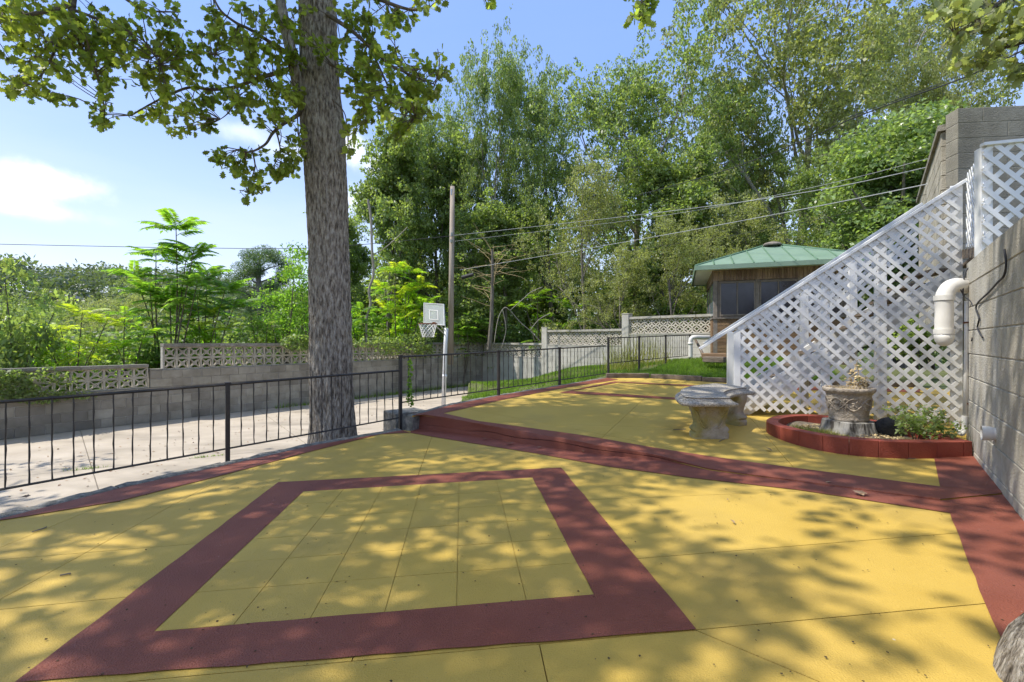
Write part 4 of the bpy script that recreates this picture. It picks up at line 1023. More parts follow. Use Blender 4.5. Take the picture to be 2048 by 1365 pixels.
# roof
oh = .37; ez = 2.60; rh = 3.28
E = [g0-gu*oh-gb*oh, g0+gu*(gl+oh)-gb*oh, g0+gu*(gl+oh)+gb*(gd+oh), g0-gu*oh+gb*(gd+oh)]
Rl = g0+gu*1.10+gb*1.15; Rr = g0+gu*1.50+gb*1.15
def seam_roof(ea, eb, ra, rb, n_, tag_):
    """slope between eave ea-eb and ridge ra-rb split into panels with standing seams running down the slope"""
    e = [G(ea, ez+.09), G(eb, ez+.09), G(rb, rh), G(ra, rh)]
    ax = (e[1]-e[0]).normalized(); L_ = (e[1]-e[0]).length; nn_ = (e[1]-e[0]).cross(e[3]-e[0]).normalized()
    upd = nn_.cross(ax)
    ta, tb = (e[3]-e[0]).dot(ax), (e[2]-e[0]).dot(ax); hgt = (e[3]-e[0]).dot(upd)
    def h_at(s):
        if s < ta: return hgt*s/ta if ta > 1e-6 else hgt
        if s > tb: return hgt*(L_-s)/(L_-tb) if L_-tb > 1e-6 else hgt
        return hgt
    cuts_ = sorted(set([0, L_]+[L_*k/n_ for k in range(1, n_)]))
    for s0, s1 in zip(cuts_[:-1], cuts_[1:]):
        sp_ = [s0+.004]+[s for s in (ta, tb) if s0+.01 < s < s1-.01]+[s1-.004]
        V = [e[0]+ax*s for s in sp_]+[e[0]+ax*s+upd*max(.001, h_at(s)) for s in reversed(sp_)]
        V2 = [v-nn_*.012 for v in V]; n2 = len(V)
        m = MB(); m.add(V+V2, [tuple(range(n2)), tuple(range(2*n2-1, n2-1, -1))]+[(i, i+n2, (i+1) % n2+n2, (i+1) % n2) for i in range(n2)]); m.obj('roof_panel', ROOF, gz)
    for s in cuts_[1:-1]:
        h_ = h_at(s); m = MB(); m.tube([e[0]+ax*s+nn_*.012, e[0]+ax*s+upd*h_+nn_*.012], .019, 4); m.obj('seam', ROOFD, gz)
seam_roof(E[0], E[1], Rl, Rr, 9, 0); seam_roof(E[3], E[0], Rl, Rl, 7, 1); seam_roof(E[1], E[2], Rr, Rr, 7, 2); seam_roof(E[2], E[3], Rr, Rl, 9, 3)
for a_, b_ in ((E[0], Rl), (E[3], Rl), (E[1], Rr), (E[2], Rr)):
    m = MB(); m.tube([G(a_, ez+.095), G(b_, rh+.012)], .026, 6); m.obj('hip_cap', ROOFD, gz)
m = MB(); m.tube([G(Rl, rh+.014), G(Rr, rh+.014)], .03, 6); m.obj('ridge_cap', ROOFD, gz)
o = MB().lathe([(.24, 0), (.24, .03), (.20, .07), (.10, .10), (.001, .105)], tuple(G((Rl+Rr)/2, rh)+Vector((0,0,.01))), 16).obj('roof_vent', WOODF, gz)
for i in range(4):
    a_, b_ = G(E[i], ez+.045), G(E[(i+1) % 4], ez+.045); board(gz, 'fascia', a_, b_, .03, .12, mat=ROOF, bev=.004)
m = MB(); ins_ = [g0-gu*(oh-.03)-gb*(oh-.03), g0+gu*(gl+oh-.03)-gb*(oh-.03), g0+gu*(gl+oh-.03)+gb*(gd+oh-.03), g0-gu*(oh-.03)+gb*(gd+oh-.03)]
m.add([G(p, zt+.005) for p in ins_], [(0,1,2,3)]); m.obj('soffit', WHITE, gz)
# white pipe left of the gazebo and timbers at its foot
wp = thing('bent_pipe', 'white bent plastic pipe at the left corner of the gazebo', 'pipe', tuple(at(1381, 718, 11.9)))
MB().tube(smooth_path([at(1381, 716, 11.9), at(1381, 700, 11.9), at(1381, 684, 11.9), at(1384, 677, 11.9), at(1392, 675.5, 11.9), at(1404, 676, 12.0), at(1418, 676, 12.2)], 5), .055, 12).obj('pipe_section', PVC, wp, smooth=True)
o = MB().tube([at(1381, 690, 11.9), at(1381, 686, 11.9)], .066, 12).obj('collar', PVC, wp, smooth=True)
for (x0, x1, y_, Y_, lab, mt) in ((1404, 1462, 712, 11.3, 'reddish stacked timber beam at the foot of the gazebo', WOODH), (1408, 1450, 719, 11.0, 'grey weathered timber beam lying in the grass before the gazebo', TIMB)):
    a_, b_ = at(x0, y_, Y_), at(x1, y_+2, Y_-.35); m = MB(); d_ = b_-a_; m.box((a_+b_)/2, (d_.length, .18, .13), math.atan2(d_.y, d_.x)); o = m.obj('timber_beam', mt); bevel(o, .015); tag(o, lab, 'timber')
o = MB().tube([at(1391, 681, 12.1), at(1401, 700, 11.8), at(1408, 716, 11.6)], [.03, .035, .04], 7).obj('leaning_board', TIMB); tag(o, 'grey brace leaning against the left corner of the gazebo', 'brace')

# ---------------------------------------------------------------- basketball hoop
bY = 13.0
hp = thing('basketball_hoop', 'white basketball hoop on a pole with a clear backboard and net', 'basketball hoop', (at(887, 700, bY).x, bY, -.675))
gb_ = at(887, 812, bY); tp_ = at(893, 657, bY-.0)
MB().tube([gb_, at(891, 690, bY), tp_], [.062, .055, .055], 12).obj('pole', POLEP, hp, smooth=True)
o = MB().tube([at(889.2, 756, bY), at(889.4, 750, bY)], .067, 12).obj('pole_joint', POLEP, hp, smooth=True)
BBm = bpy.data.materials.new('clear_backboard'); BBm.use_nodes = True; bb = BBm.node_tree.nodes['Principled BSDF']; bb.inputs['Base Color'].default_value = (.75,.80,.80,1); bb.inputs['Roughness'].default_value = .25; bb.inputs['Alpha'].default_value = .42
q00, q10, q11, q01 = at(848, 648, bY-.25), at(890, 652, bY-.95), at(888, 609, bY-.95), at(848, 606.5, bY-.25)
bu = Vector((q10.x-q00.x, q10.y-q00.y, 0)).normalized(); bn = Vector((bu.y, -bu.x, 0))
if bn.y > 0: bn = -bn
bn = Vector((-bu.y, bu.x, 0))
if bn.x > 0: bn = -bn            # board faces the court to the left
def bbq(u, v): return (q00*(1-u)+q10*u)*(1-v)+(q01*(1-u)+q11*u)*v
def bplate(name, u0, u1, v0, v1, th, mat, off=0, par=hp):
    c = [bbq(u0, v0), bbq(u1, v0), bbq(u1, v1), bbq(u0, v1)]; V = [p+bn*(off+th/2) for p in c]+[p+bn*(off-th/2) for p in c]
    m = MB(); m.add(V, [(0,1,2,3), (7,6,5,4), (0,4,5,1), (1,5,6,2), (2,6,7,3), (3,7,4,0)]); return m.obj(name, mat, par)
bk_ = bplate('backboard', .03, .97, .03, .97, .012, BBm)
for a_ in ((0, 1, 0, .03), (0, 1, .97, 1), (0, .03, .03, .97), (.97, 1, .03, .97)): bplate('rim_frame', *a_, .03, POLEP, par=bk_)
for a_ in ((.28, .72, .22, .25), (.28, .72, .66, .69), (.28, .32, .25, .66), (.68, .72, .25, .66)): bplate('target_line', *a_, .004, WHITE, .010, par=bk_)
for a_ in ((.0, .45), (.18, .62)):
    pass
rc = at(856, 648.5, bY-1.0); rr = .19
P = [(rc.x+rr*1.25*math.cos(q*math.pi/12), rc.y+rr*1.25*math.sin(q*math.pi/12), rc.z) for q in range(25)]
MB().tube(P, .011, 6, cap=False).obj('rim', RUST, hp, smooth=True)
o = MB().tube([at(866, 648.5, bY-.75), at(872, 649, bY-.6)], .05, 6).obj('rim_bracket', RUST, hp)
m = MB()
for k in range(12):
    for sg in (1, -1):
        P = []
        for j in range(7):
            q = 2*math.pi*(k+sg*j*.5)/12; r_ = rr*1.25*(1-.085*j+.0035*j*j); P.append((rc.x+r_*math.cos(q), rc.y+r_*math.sin(q), rc.z-.058*j))
        m.tube(P, .0065, 3, cap=False)
m.obj('net', WHITE, hp)
for a_, b_ in (((880, 650, bY-.6), (892, 664, bY)), ((872, 652, bY-.6), (890, 670, bY)), ((884, 640, bY-.7), (893, 659, bY)), ((874, 655, bY-.62), (888, 668, bY-.0))):
    MB().tube([at(*a_), at(*b_)], .014, 5).obj('brace', METAL, hp)

# ---------------------------------------------------------------- utility pole and lines
uY = 17.5
up_ = thing('utility_pole', 'weathered wooden utility pole standing in front of the woods', 'utility pole', (at(904, 700, uY).x, uY, -.7))
MB().tube([at(901, 730, uY), at(905, 374, uY)], [.115, .085], 12).obj('shaft', POLEW, up_, smooth=True)
o = MB().tube([at(903, 379, uY-.13), at(903, 391, uY-.13)], [.035, .03], 8).obj('insulator', METAL, up_)
MB().tube([at(903.8, 473, uY-.13), at(904, 466, uY-.14)], .05, 6).obj('line_bracket', METAL, up_)
MB().tube([at(902.5, 486, uY-.13), at(902.5, 480, uY-.14)], .05, 6).obj('line_bracket', METAL, up_)
def cable(pts, r_, mat, label, sag=0):
    a, *mid = [at(*p) for p in pts]; P = smooth_path([a]+mid, 10)
    o = MB().tube(P, r_*.7, 5).obj('power_line', mat); tag(o, label, 'power line'); return o
cable([(-60, 488, 16), (200, 493.5, 16.5), (400, 497, 17), (640, 496, 17.2), (903, 473, 17.3)], .016, CABLE, 'long dark twisted cable crossing the sky at the left to the pole')
cable([(906, 472, 17.4), (1300, 428, 14), (1660, 377, 10.5), (2150, 262, 7.5)], .011, CABLEL, 'upper of two close pale cables running from the pole to the right')
cable([(904, 484, 17.4), (1300, 436, 14), (1660, 368, 10.6), (2150, 235, 7.4)], .007, CABLEL, 'thin pale cable just under the upper pale cable from the pole')
cable([(906, 388, 17.4), (1060, 368, 16), (1300, 330, 13), (1600, 268, 10), (2150, 60, 7)], .005, CABLE, 'thin dark cable running from the very top of the pole')
cable([(920, 541, 17.4), (1250, 485, 14), (1560, 428, 11), (1860, 368, 8.2), (2150, 305, 7)], .012, CABLEL, 'lowest bright cable passing over the gazebo roof')
cable([(935, 549, 17.4), (1250, 504, 14), (1560, 455, 11), (1860, 388, 8.3), (2150, 320, 7.1)], .006, CABLE, 'thin dark cable below the bright one with a splice case')
o = MB().tube([at(924, 556, 17.3), at(947, 549.5, 17.2)], .075, 8).obj('splice_case', CABLE); tag(o, 'black splice case hanging on the lowest cable beside the pole', 'splice case')
cable([(1270, 393, 16), (1440, 345, 13), (1600, 285, 11), (1700, 240, 9.8), (1825, 193, 8.4), (1950, 147, 7.4), (2160, 45, 6.5)], .017, CABLE, 'thick dark cable sweeping up across the trees at the upper right')
cable([(1700, 234, 9.7), (1840, 184, 8.3), (1950, 139, 7.4), (2160, 33, 6.5)], .007, CABLE, 'thin dark wire just above the thick cable at the upper right')
# small house on the far hillside
hY = 88; hb = at(95, 611, hY)
hs = thing('house', 'small far red brick house with a grey roof among the hillside trees', 'house', (hb.x, hY, hb.z))
MB().box((hb.x+.5, hY+3, hb.z-.2), (7.0, 6, 3.0)).obj('wall', BRICKH, hs)
m = MB(); x0, x1, y0, y1, z0, z1 = hb.x-3.5, hb.x+4.5, hY-.6, hY+6.6, hb.z+1.3, hb.z+3.3
m.add([(x0,y0,z0),(x1,y0,z0),(x1,y1,z0),(x0,y1,z0),(x0+1.6,(y0+y1)/2,z1),(x1-1.6,(y0+y1)/2,z1)], [(0,1,5,4),(1,2,5),(2,3,4,5),(3,0,4),(3,2,1,0)]); m.obj('roof', SHING, hs)
for dx in (-1.6, .9, 2.8): MB().box((hb.x+dx, hY-.02, hb.z+.2), (.9, .06, 1.1)).obj('window', GLASSD, hs)
MB().box((hb.x-2.7, hY+2, hb.z+2.6), (.5, .5, 2.2)).obj('chimney', SHING, hs)

# weathered trunk base in the near right corner
def trunk_corner():
    m = MB(); V = []; K = 40
    base = Vector((1.93, 1.32, .03)); axis = Vector((.14, .05, 1)); 
    lv = [(0, .365), (.06, .36), (.13, .345), (.19, .315), (.28, .275), (.40, .245), (.55, .23), (.85, .215), (1.3, .20), (1.9, .185)]
    for z, r_ in lv:
        c = base+Vector((axis.x*z*.75, axis.y*z*.75, z))
        for k in range(K):
            q = 2*math.pi*k/K; fl_ = max(0, 1-z/.3); rr = r_*(1+fl_*(.10*math.sin(3*q+.5)+.06*math.sin(5*q))+.02*math.sin(11*q+z*7)+.014*math.sin(19*q-z*5)); V.append((c.x+rr*math.cos(q), c.y+rr*math.sin(q), c.z))
    n_ = len(lv); m.add(V, [(j*K+k, j*K+(k+1) % K, (j+1)*K+(k+1) % K, (j+1)*K+k) for j in range(n_-1) for k in range(K)]+[tuple((n_-1)*K+k for k in range(K))])
    t_ = thing('leaning_tree', 'mottled trunk base leaning in the near right corner of the patio', 'tree', tuple(base)); m.obj('trunk', BARK, t_, smooth=True)
trunk_corner()

# ================================================================ vegetation
def rdir(rng, n):
    v = rng.normal(size=(n, 3)); return v/np.linalg.norm(v, axis=1)[:, None]
def leaf_quads(C, size, rng, aspect=.55, upbias=.8, droop=0.0):
    """C (n,3) leaf centres -> diamond leaves, slightly folded by twist"""
    n = len(C); nrm_ = rdir(rng, n); nrm_[:, 2] += upbias*np.sign(rng.random(n)-.1); nrm_ /= np.linalg.norm(nrm_, axis=1)[:, None]
    a = rdir(rng, n); a[:, 2] -= droop; a -= nrm_*(a*nrm_).sum(1)[:, None]; a /= np.linalg.norm(a, axis=1)[:, None]+1e-9; b = np.cross(nrm_, a)
    s = size*rng.uniform(.65, 1.3, n)[:, None]; w = s*aspect*rng.uniform(.8, 1.2, n)[:, None]
    V = np.stack([C-a*s*.5, C+b*w*.5-a*s*.08, C+a*s*.5-nrm_*s*.12, C-b*w*.5-a*s*.08], 1)
    return V.reshape(-1, 3)
OAK = [(0,-.50),(.05,-.34),(.17,-.30),(.12,-.18),(.30,-.10),(.20,.02),(.36,.18),(.20,.22),(.19,.40),(.08,.36),(0,.50),(-.08,.36),(-.19,.40),(-.20,.22),(-.36,.18),(-.20,.02),(-.30,-.10),(-.12,-.18),(-.17,-.30),(-.05,-.34)]
def lobed_leaves(C, A, size, rng, hang=.5):
    """lobed leaves with stem at C pointing along A (n,3)"""
    n = len(C); A = A/np.linalg.norm(A, axis=1)[:, None]; r = rdir(rng, n); r[:, 2] += .7
    nr = r-A*(r*A).sum(1)[:, None]; nr /= np.linalg.norm(nr, axis=1)[:, None]+1e-9; b = np.cross(nr, A)
    s = (size*rng.uniform(.7, 1.25, n))[:, None, None]; P = np.array(OAK); k = len(P)
    x = P[:, 0][None, :, None]; y = (P[:, 1]+.5)[None, :, None]
    curl = rng.uniform(-.25, .35, n)[:, None, None]
    V = C[:, None, :]+s*(x*b[:, None, :]*1.15+y*A[:, None, :]+(-(y*y)*curl-abs(x)*.25)*nr[:, None, :])
    return V, k

def grow(rng, start, d, L_, r, lvl, P, out, tips):
    """recursive limb; out gets (points, radii); tips gets end points"""
    n = P.get('seg', 6); pts = [np.array(start, float)]; rad = [r]; d = np.array(d, float); d /= np.linalg.norm(d); kids = []
    for i in range(n):
        d = d+rng.normal(size=3)*P['wig'][lvl]; d[2] += P['up'][lvl]; d /= np.linalg.norm(d)
        pts.append(pts[-1]+d*L_/n); rad.append(r*(1-(1-P['taper'])*(i+1)/n))
        if lvl < P['lv'] and i >= P['first'][lvl]*n-1:
            kids.append((pts[-1].copy(), d.copy(), rad[-1]))
    out.append((pts, rad))
    if lvl >= P['lv']: tips.append(pts[-1]); tips.append(pts[-2]); tips.append(pts[len(pts)//2]); return
    m = P['kids'][lvl]
    for j in range(m):
        p, dd, rr = kids[min(len(kids)-1, int(len(kids)*(j+rng.random()*.9)/m))]
        ax = rdir(rng, 1)[0]; side = ax-dd*(ax@dd); side /= np.linalg.norm(side)+1e-9
        a = P['ang'][lvl]*rng.uniform(.7, 1.25); nd = dd*math.cos(a)+side*math.sin(a)
        grow(rng, p, nd, L_*P['len'][lvl]*rng.uniform(.7, 1.15), rr*P['rr'][lvl], lvl+1, P, out, tips)
    tips.append(pts[-1])
def limbs_mesh(name, out, mat, n0=9, minr=.006):
    m = MB()
    for pts, rad in out:
        if rad[0] < minr: continue
        m.tube([tuple(p) for p in pts], rad, n0 if rad[0] > .09 else 5 if rad[0] > .03 else 3, cap=False)
    return m.mesh(name, mat, True)
BASEP = dict(seg=7, wig=[.05,.13,.17,.2], up=[.02,.05,.03,.0], taper=.42, lv=3, first=[.42,.25,.2,0], kids=[7,5,4,0], ang=[.85,.75,.8,0], len=[.74,.62,.6,0], rr=[.5,.55,.55,0])
def tree_meshes(seed, height, r0, P, leaf, lmat, bmat, per_tip=14, sig=.42, size=.15, fill=0, minr=.012, upb=.8, aspect=.55, lean=(0,0), droop=0):
    rng = np.random.default_rng(seed); out, tips = [], []; PP = dict(BASEP); PP.update(P or {})
    grow(rng, (0,0,-.3), (lean[0], lean[1], 1), height*PP.get('trunk', .60), r0, 0, PP, out, tips)
    T0 = np.array(tips); i1 = rng.integers(0, len(T0), int(len(T0)*1.6)); i2 = rng.integers(0, len(T0), len(i1)); near = np.linalg.norm(T0[i1]-T0[i2], axis=1) < height*.16
    uu = rng.random(len(i1))[:, None]; T = np.concatenate([T0, (T0[i1]*uu+T0[i2]*(1-uu))[near]]); z8 = np.percentile(T[:, 2], 80); T[:, 2] = np.where(T[:, 2] > z8, z8+(T[:, 2]-z8)*.60, T[:, 2]); C = np.repeat(T, per_tip, axis=0)
    # leaves gather in small sprays so that the crown has clumps and gaps
    cen = np.repeat(T, 2, axis=0)+rng.normal(size=(len(T)*2, 3))*sig*.75
    wt = rng.random(len(cen))**1.5+.08; idx = rng.choice(len(cen), len(C), p=wt/wt.sum())
    d = rdir(rng, len(C)); d[:, 2] = d[:, 2]*.62+.12; rr = (.20+.42*wt[idx])*sig*1.25
    C = cen[idx]+d*(rr*(1-.4*rng.random(len(C))**2))[:, None]
    V = leaf_quads(C, size, rng, aspect=aspect, upbias=upb, droop=droop)
    return limbs_mesh('trunk', out, bmat, minr=minr), polys('crown', V, 4, lmat), T
def tree_at(name, label, cat, meshes, loc, rz=0, s=(1,1,1), group=None):
    t = thing(name, label, cat, loc, group, rz)
    t.scale = s if hasattr(s, '__len__') else (s, s, s)
    for nm, me in meshes:
        o = bpy.data.objects.new(nm, me); COL.objects.link(o); o.parent = t
    return t
def gz_(px, Y): return (px-CX)/F*Y

# --- tall trees of the wood behind (bases below the wall tops)
oakA = tree_meshes(101, 15.5, .34, dict(kids=[9,6,4,0], first=[.36,.2,.15,0]), None, LMID, BARKD, per_tip=66, sig=.74, size=.20)
oakB = tree_meshes(102, 15, .30, dict(kids=[8,6,4,0], first=[.33,.2,.15,0], ang=[.7,.7,.8,0]), None, LMID, BARKD, per_tip=64, sig=.72, size=.20)
oakC = tree_meshes(103, 17, .36, dict(kids=[9,5,4,0], first=[.30,.25,.2,0], ang=[.75,.7,.75,0], up=[.01,.06,.03,0]), None, LOAKD, BARKL, per_tip=72, sig=.76, size=.20)
slim = tree_meshes(104, 12, .17, dict(kids=[9,5,3,0], first=[.25,.2,.15,0], ang=[.65,.7,.8,0], len=[.42,.6,.6,0], trunk=.72), None, LMID, BARKD, per_tip=66, sig=.60, size=.19)
olive = tree_meshes(105, 12, .20, dict(kids=[8,5,4,0], first=[.25,.2,.15,0]), None, LOAKD, BARKD, per_tip=42, sig=.54, size=.15)
def T2(ms): return [('trunk', ms[0]), ('crown', ms[1])]
WG = 'tall trees of the wood behind the garden walls'
spots = [
 # px, Y, top row, half width in px, rz, proto, label
 (985, 20.5, 92, 78, .4, oakB, 'tall tree with an uneven crown rising right behind the utility pole'),
 (1265, 19.0, 42, 165, 2.0, oakA, 'big full crowned green tree in the middle of the wood'),
 (1590, 20.5, -150, 200, 1.0, oakC, 'tall sparse olive tree with pale forking limbs behind the gazebo'),
 (1105, 22.5, 120, 95, 3.9, oakA, 'tall tree filling the gap between the pole and the big tree'),
 (775, 21.0, 275, 75, 5.0, slim, 'slim green tree just right of the big near trunk'),
 (880, 22.5, 205, 85, .9, oakB, 'rounded tree between the near trunk and the utility pole'),
 (1425, 22.5, 165, 95, 4.4, oakB, 'dark green tree between the big tree and the sparse olive tree'),
 (1775, 24.0, -60, 150, 2.8, oakC, 'tall olive tree behind the glossy tree at the right'),
 (1900, 21.0, 60, 80, 5.2, oakC, 'olive tree reaching above the house wall at the far right'),
 (705, 24.0, 430, 60, 2.2, slim, 'small green tree half hidden by the big near trunk'),
 (1350, 15.8, 440, 90, 1.9, olive, 'low olive tree with small pale leaves behind the tallest wall section'),
 (1240, 16.6, 500, 80, 3.2, olive, 'bushy olive tree overhanging the middle wall section'),
 (1170, 17.8, 330, 95, 2.7, olive, 'olive tree with a broad crown left of the big full crowned tree'),
 (1010, 19.8, 400, 80, 1.1, slim, 'low green tree at the right of the utility pole'),
 (1340, 18.0, 290, 90, .3, slim, 'green tree filling the lower gap right of the big trunk'),
 (1660, 17.5, 330, 110, 3.3, oakB, 'dark tree behind the right end of the gazebo roof'),
 (920, 23.5, 300, 70, 3.0, slim, 'slender tree directly behind the utility pole'),
 (1500, 17.5, 400, 110, 5.5, olive, 'olive tree close behind the gazebo roof'),
]
for px, Y, top, hw, rz, ms, lab in spots:
    T = ms[2]; zb = -.6 if px < 1100 else .1; Ht = np.percentile(T[:, 2], 99)+.3; Rw = np.percentile(np.hypot(T[:, 0], T[:, 1]), 88)+.3
    sz = (EYE+(HZ-top)/F*Y-zb)/Ht; sx = 1.22*hw/F*Y/Rw
    tree_at('forest_tree', lab, 'tree', T2(ms), (gz_(px, Y), Y, zb), rz, (sx, sx, sz), WG)
# dense mass further back that closes the wood
def blob_cloud(rng, cens, n_per, size, squash=.75):
    C = []
    for c, r in cens:
        d = rdir(rng, n_per); d[:, 2] = np.abs(d[:, 2])*1.0-.35*(rng.random(n_per) < .4)
        rr = r*(1-.30*rng.random(n_per)**2)*(1+.12*np.sin(d[:, 0]*7+c[0])+.12*np.sin(d[:, 1]*9+c[1])+.1*np.sin(d[:, 2]*11)); C.append(np.array(c)+d*rr[:, None]*np.array([1, 1, squash]))
    return leaf_quads(np.concatenate(C), size, rng)
rng = np.random.default_rng(55); cens = []
for k in range(150):
    px = rng.uniform(640, 2250); Y = rng.uniform(27, 40); z = rng.uniform(-.5, 5.8 if px < 1000 else 11); cens.append(((gz_(px, Y), Y, z), rng.uniform(1.7, 2.8)))
for k in range(50):
    px = rng.uniform(680, 1450); Y = rng.uniform(25.5, 29); cens.append(((gz_(px, Y), Y, rng.uniform(.2, 4.2)), rng.uniform(1.1, 1.8)))
o = link('background_wood', polys('background_wood', blob_cloud(rng, cens, 520, .32), 4, LMIX)); o['kind'] = 'stuff'; o['label'] = 'dense dark foliage deeper in the wood behind the tall trees'
rng = np.random.default_rng(56); cens = []
for k in range(150):
    px = rng.uniform(-80, 700); Y = rng.uniform(18, 62); r = rng.uniform(1.1, 2.2); cens.append(((gz_(px, Y), Y, hill(gz_(px, Y), Y)+r*.6+rng.uniform(0, .05*Y)), r))
o = link('scrub', polys('scrub', blob_cloud(rng, cens, 480, .24), 4, LMIX)); o['kind'] = 'stuff'; o['label'] = 'low green scrub on the slope between the garden wall and the far hillside'
# distant wooded hillside
rng = np.random.default_rng(77); cens = []
for k in range(420):
    az = R(rng.uniform(-60, 6) if k % 4 else rng.uniform(6, 60)); d = rng.uniform(85, 172); x, y = d*math.sin(az), d*math.cos(az); r = rng.uniform(2.6, 4.6)
    pxx = CX+F*x/y
    if 55 < pxx < 135 and d < 100: continue
    cens.append(((x, y, hill(x, y)+r*.9), r))
o = link('distant_woods', polys('distant_woods', blob_cloud(rng, cens, 420, .62, .8), 4, LFAR)); o['kind'] = 'stuff'; o['label'] = 'far wooded hillside of small dark green trees along the horizon'
m = MB()
for c, r in cens[::2]: m.tube([(c[0], c[1], c[2]-r*1.6), (c[0]+.2, c[1], c[2]+r*.2)], [.3, .15], 4, cap=False)
o = m.obj('distant_trunks', BARKD); o['kind'] = 'stuff'; o['label'] = 'trunks of the far hillside trees'

# --- glossy dense tree at the right
rng = np.random.default_rng(31); cens = []
def crown_lobes(rng, c, R_, n, r0, r1):
    out = []
    for k in range(n):
        d = rdir(rng, 1)[0]; q = rng.random()**.4; out.append((tuple(np.array(c)+d*np.array(R_)*q*.8), rng.uniform(r0, r1)))
    return out
gt = thing('glossy_tree', 'dense pale green tree with small shiny leaves beside the house wall', 'tree', (gz_(1820, 12.5), 12.5, .5))
cY_ = 13.0
lob = crown_lobes(rng, (gz_(1815, cY_), cY_, 4.6), (2.35, 1.9, 3.1), 120, .45, .85)
C = blob_cloud(rng, lob, 620, .125, .9)
me = polys('crown', C, 4, LGLO); rel(link('crown', me), gt)
m = MB(); m.tube([(gt.location.x, 12.8, .2), (gt.location.x, 13, 3), (gt.location.x-.2, 13, 6.4)], [.16, .12, .04], 8); 
for k in range(9):
    q = k*.7; m.tube([(gt.location.x, 13, 1.6+.4*k), (gt.location.x+1.0*math.cos(q), 13+1.0*math.sin(q), 2.4+.42*k), (gt.location.x+1.7*math.cos(q), 13+1.5*math.sin(q), 3.2+.4*k)], [.06, .04, .02], 5)
rel(m.obj('trunk', BARKD), gt)

# --- bushes and vines behind the walls
def bush_mesh(seed, R_, nl, n_per, size, mat, r0=.3, r1=.55, aspect=.6):
    rng = np.random.default_rng(seed); lob = [((c[0], c[1], max(.2, c[2])), r) for c, r in crown_lobes(rng, (0, 0, R_[2]*.75), R_, nl, r0, r1)]
    me = polys('foliage', blob_cloud(rng, lob, n_per, size, .85), 4, mat)
    m = MB(); prng = random.Random(seed)
    for c, r in lob[::2]:
        m.tube([(prng.uniform(-.2,.2), prng.uniform(-.2,.2), -.3), (c[0]*.4+prng.uniform(-.1,.1), c[1]*.4, c[2]*.6), c], [.035, .022, .008], 4, cap=False)
    return me, m.mesh('stems', TWIG)
bA = bush_mesh(1, (1.5, 1.2, 1.5), 26, 170, .13, LMID); bB = bush_mesh(2, (1.3, 1.1, 1.7), 24, 180, .12, LBRT)
bC = bush_mesh(3, (1.7, 1.3, 1.2), 26, 170, .14, LDRK); bD = bush_mesh(4, (1.0, .9, 2.3), 26, 200, .075, LWIL, .28, .5, .25)
bE = bush_mesh(5, (1.4, 1.1, 1.4), 24, 190, .10, LOAKD)
BG = 'bushes growing over the garden walls'
bushes = [ # px, Y, z, scale, proto, label
 (15, 10.9, -.9, (1.0,.7,1.50), bA, 'dark green vine covered bush at the far left above the low breeze wall'),
 (60, 12.3, -.8, (1,.9,1.0), bA, 'mid green bush right of the vine covered bush at the far left'),
 (150, 12.5, -1.0, (1,1,.78), bB, 'lime green bush behind the low breeze wall'),
 (245, 12.9, -1.1, (1.0,.9,.90), bA, 'leafy green bush left of the step in the wall'),
 (335, 13.2, -.8, (.75,.7,1.02), bC, 'dark green bush around the stem of the tallest compound leaved tree'),
 (420, 14.0, -.8, (1,.9,.86), bB, 'lime bush behind the tall breeze wall left of the near trunk'),
 (505, 14.8, -.6, (.8,.8,.88), bA, 'green bush with drooping leaves behind the tall breeze wall'),
 (570, 14.9, -.9, (1.2,1.0,1.25), bD, 'feathery yellow green willow like bush left of the near trunk'),
 (610, 16.0, -.9, (1.3,1.0,1.48), bD, 'tallest feathery yellow green bush touching the near trunk'),
 (690, 19.6, -.6, (1.1,1,1.15), bB, 'bright green bush just right of the near trunk'),
 (745, 19.0, -.6, (1.1,1,1.0), bA, 'mid green bush behind the long breeze wall below the slim tree'),
 (800, 20.2, -.6, (1.2,1,1.45), bB, 'tall lime green shrub left of the basketball hoop'),
 (860, 20.4, -.6, (1.2,1,1.1), bA, 'green bush straight behind the basketball backboard'),
 (920, 20.8, -.5, (1.1,1,1.2), bE, 'pale olive bush at the foot of the utility pole'),
 (985, 21.0, -.5, (1.2,1,1.1), bA, 'green bush above the garden corner'),
 (1050, 20.0, -.4, (1.2,1,1.15), bC, 'dark bush behind the lowest pale wall section'),
 (1120, 18.6, -.1, (1.2,1,1.05), bE, 'olive bush behind the middle pale wall section'),
 (1190, 18.0, .0, (1.1,1,1.1), bC, 'dark green bush left of the post of the tallest wall section'),
 (1290, 17.0, .3, (1.1,1,1.1), bE, 'pale olive bush behind the tallest wall section'),
 (1380, 16.4, .5, (1.0,1,1.1), bC, 'dark bush left of the gazebo window corner'),
 (1690, 14.5, .7, (1.5,1,.9), bC, 'dark bush behind the gazebo at its right end'),
 (1850, 10.6, .6, (1.0,.7,.62), bA, 'green bush seen through the lattice'),
 (1640, 16.0, 1.2, (1.4,1,1.2), bC, 'dark shrub rising above the gazebo roof'),
]
for px, Y, z, s, ms, lab in bushes:
    tree_at('bush', lab, 'bush', [('foliage', ms[0]), ('stems', ms[1])], (gz_(px, Y), Y, z), px*.7, s, BG)
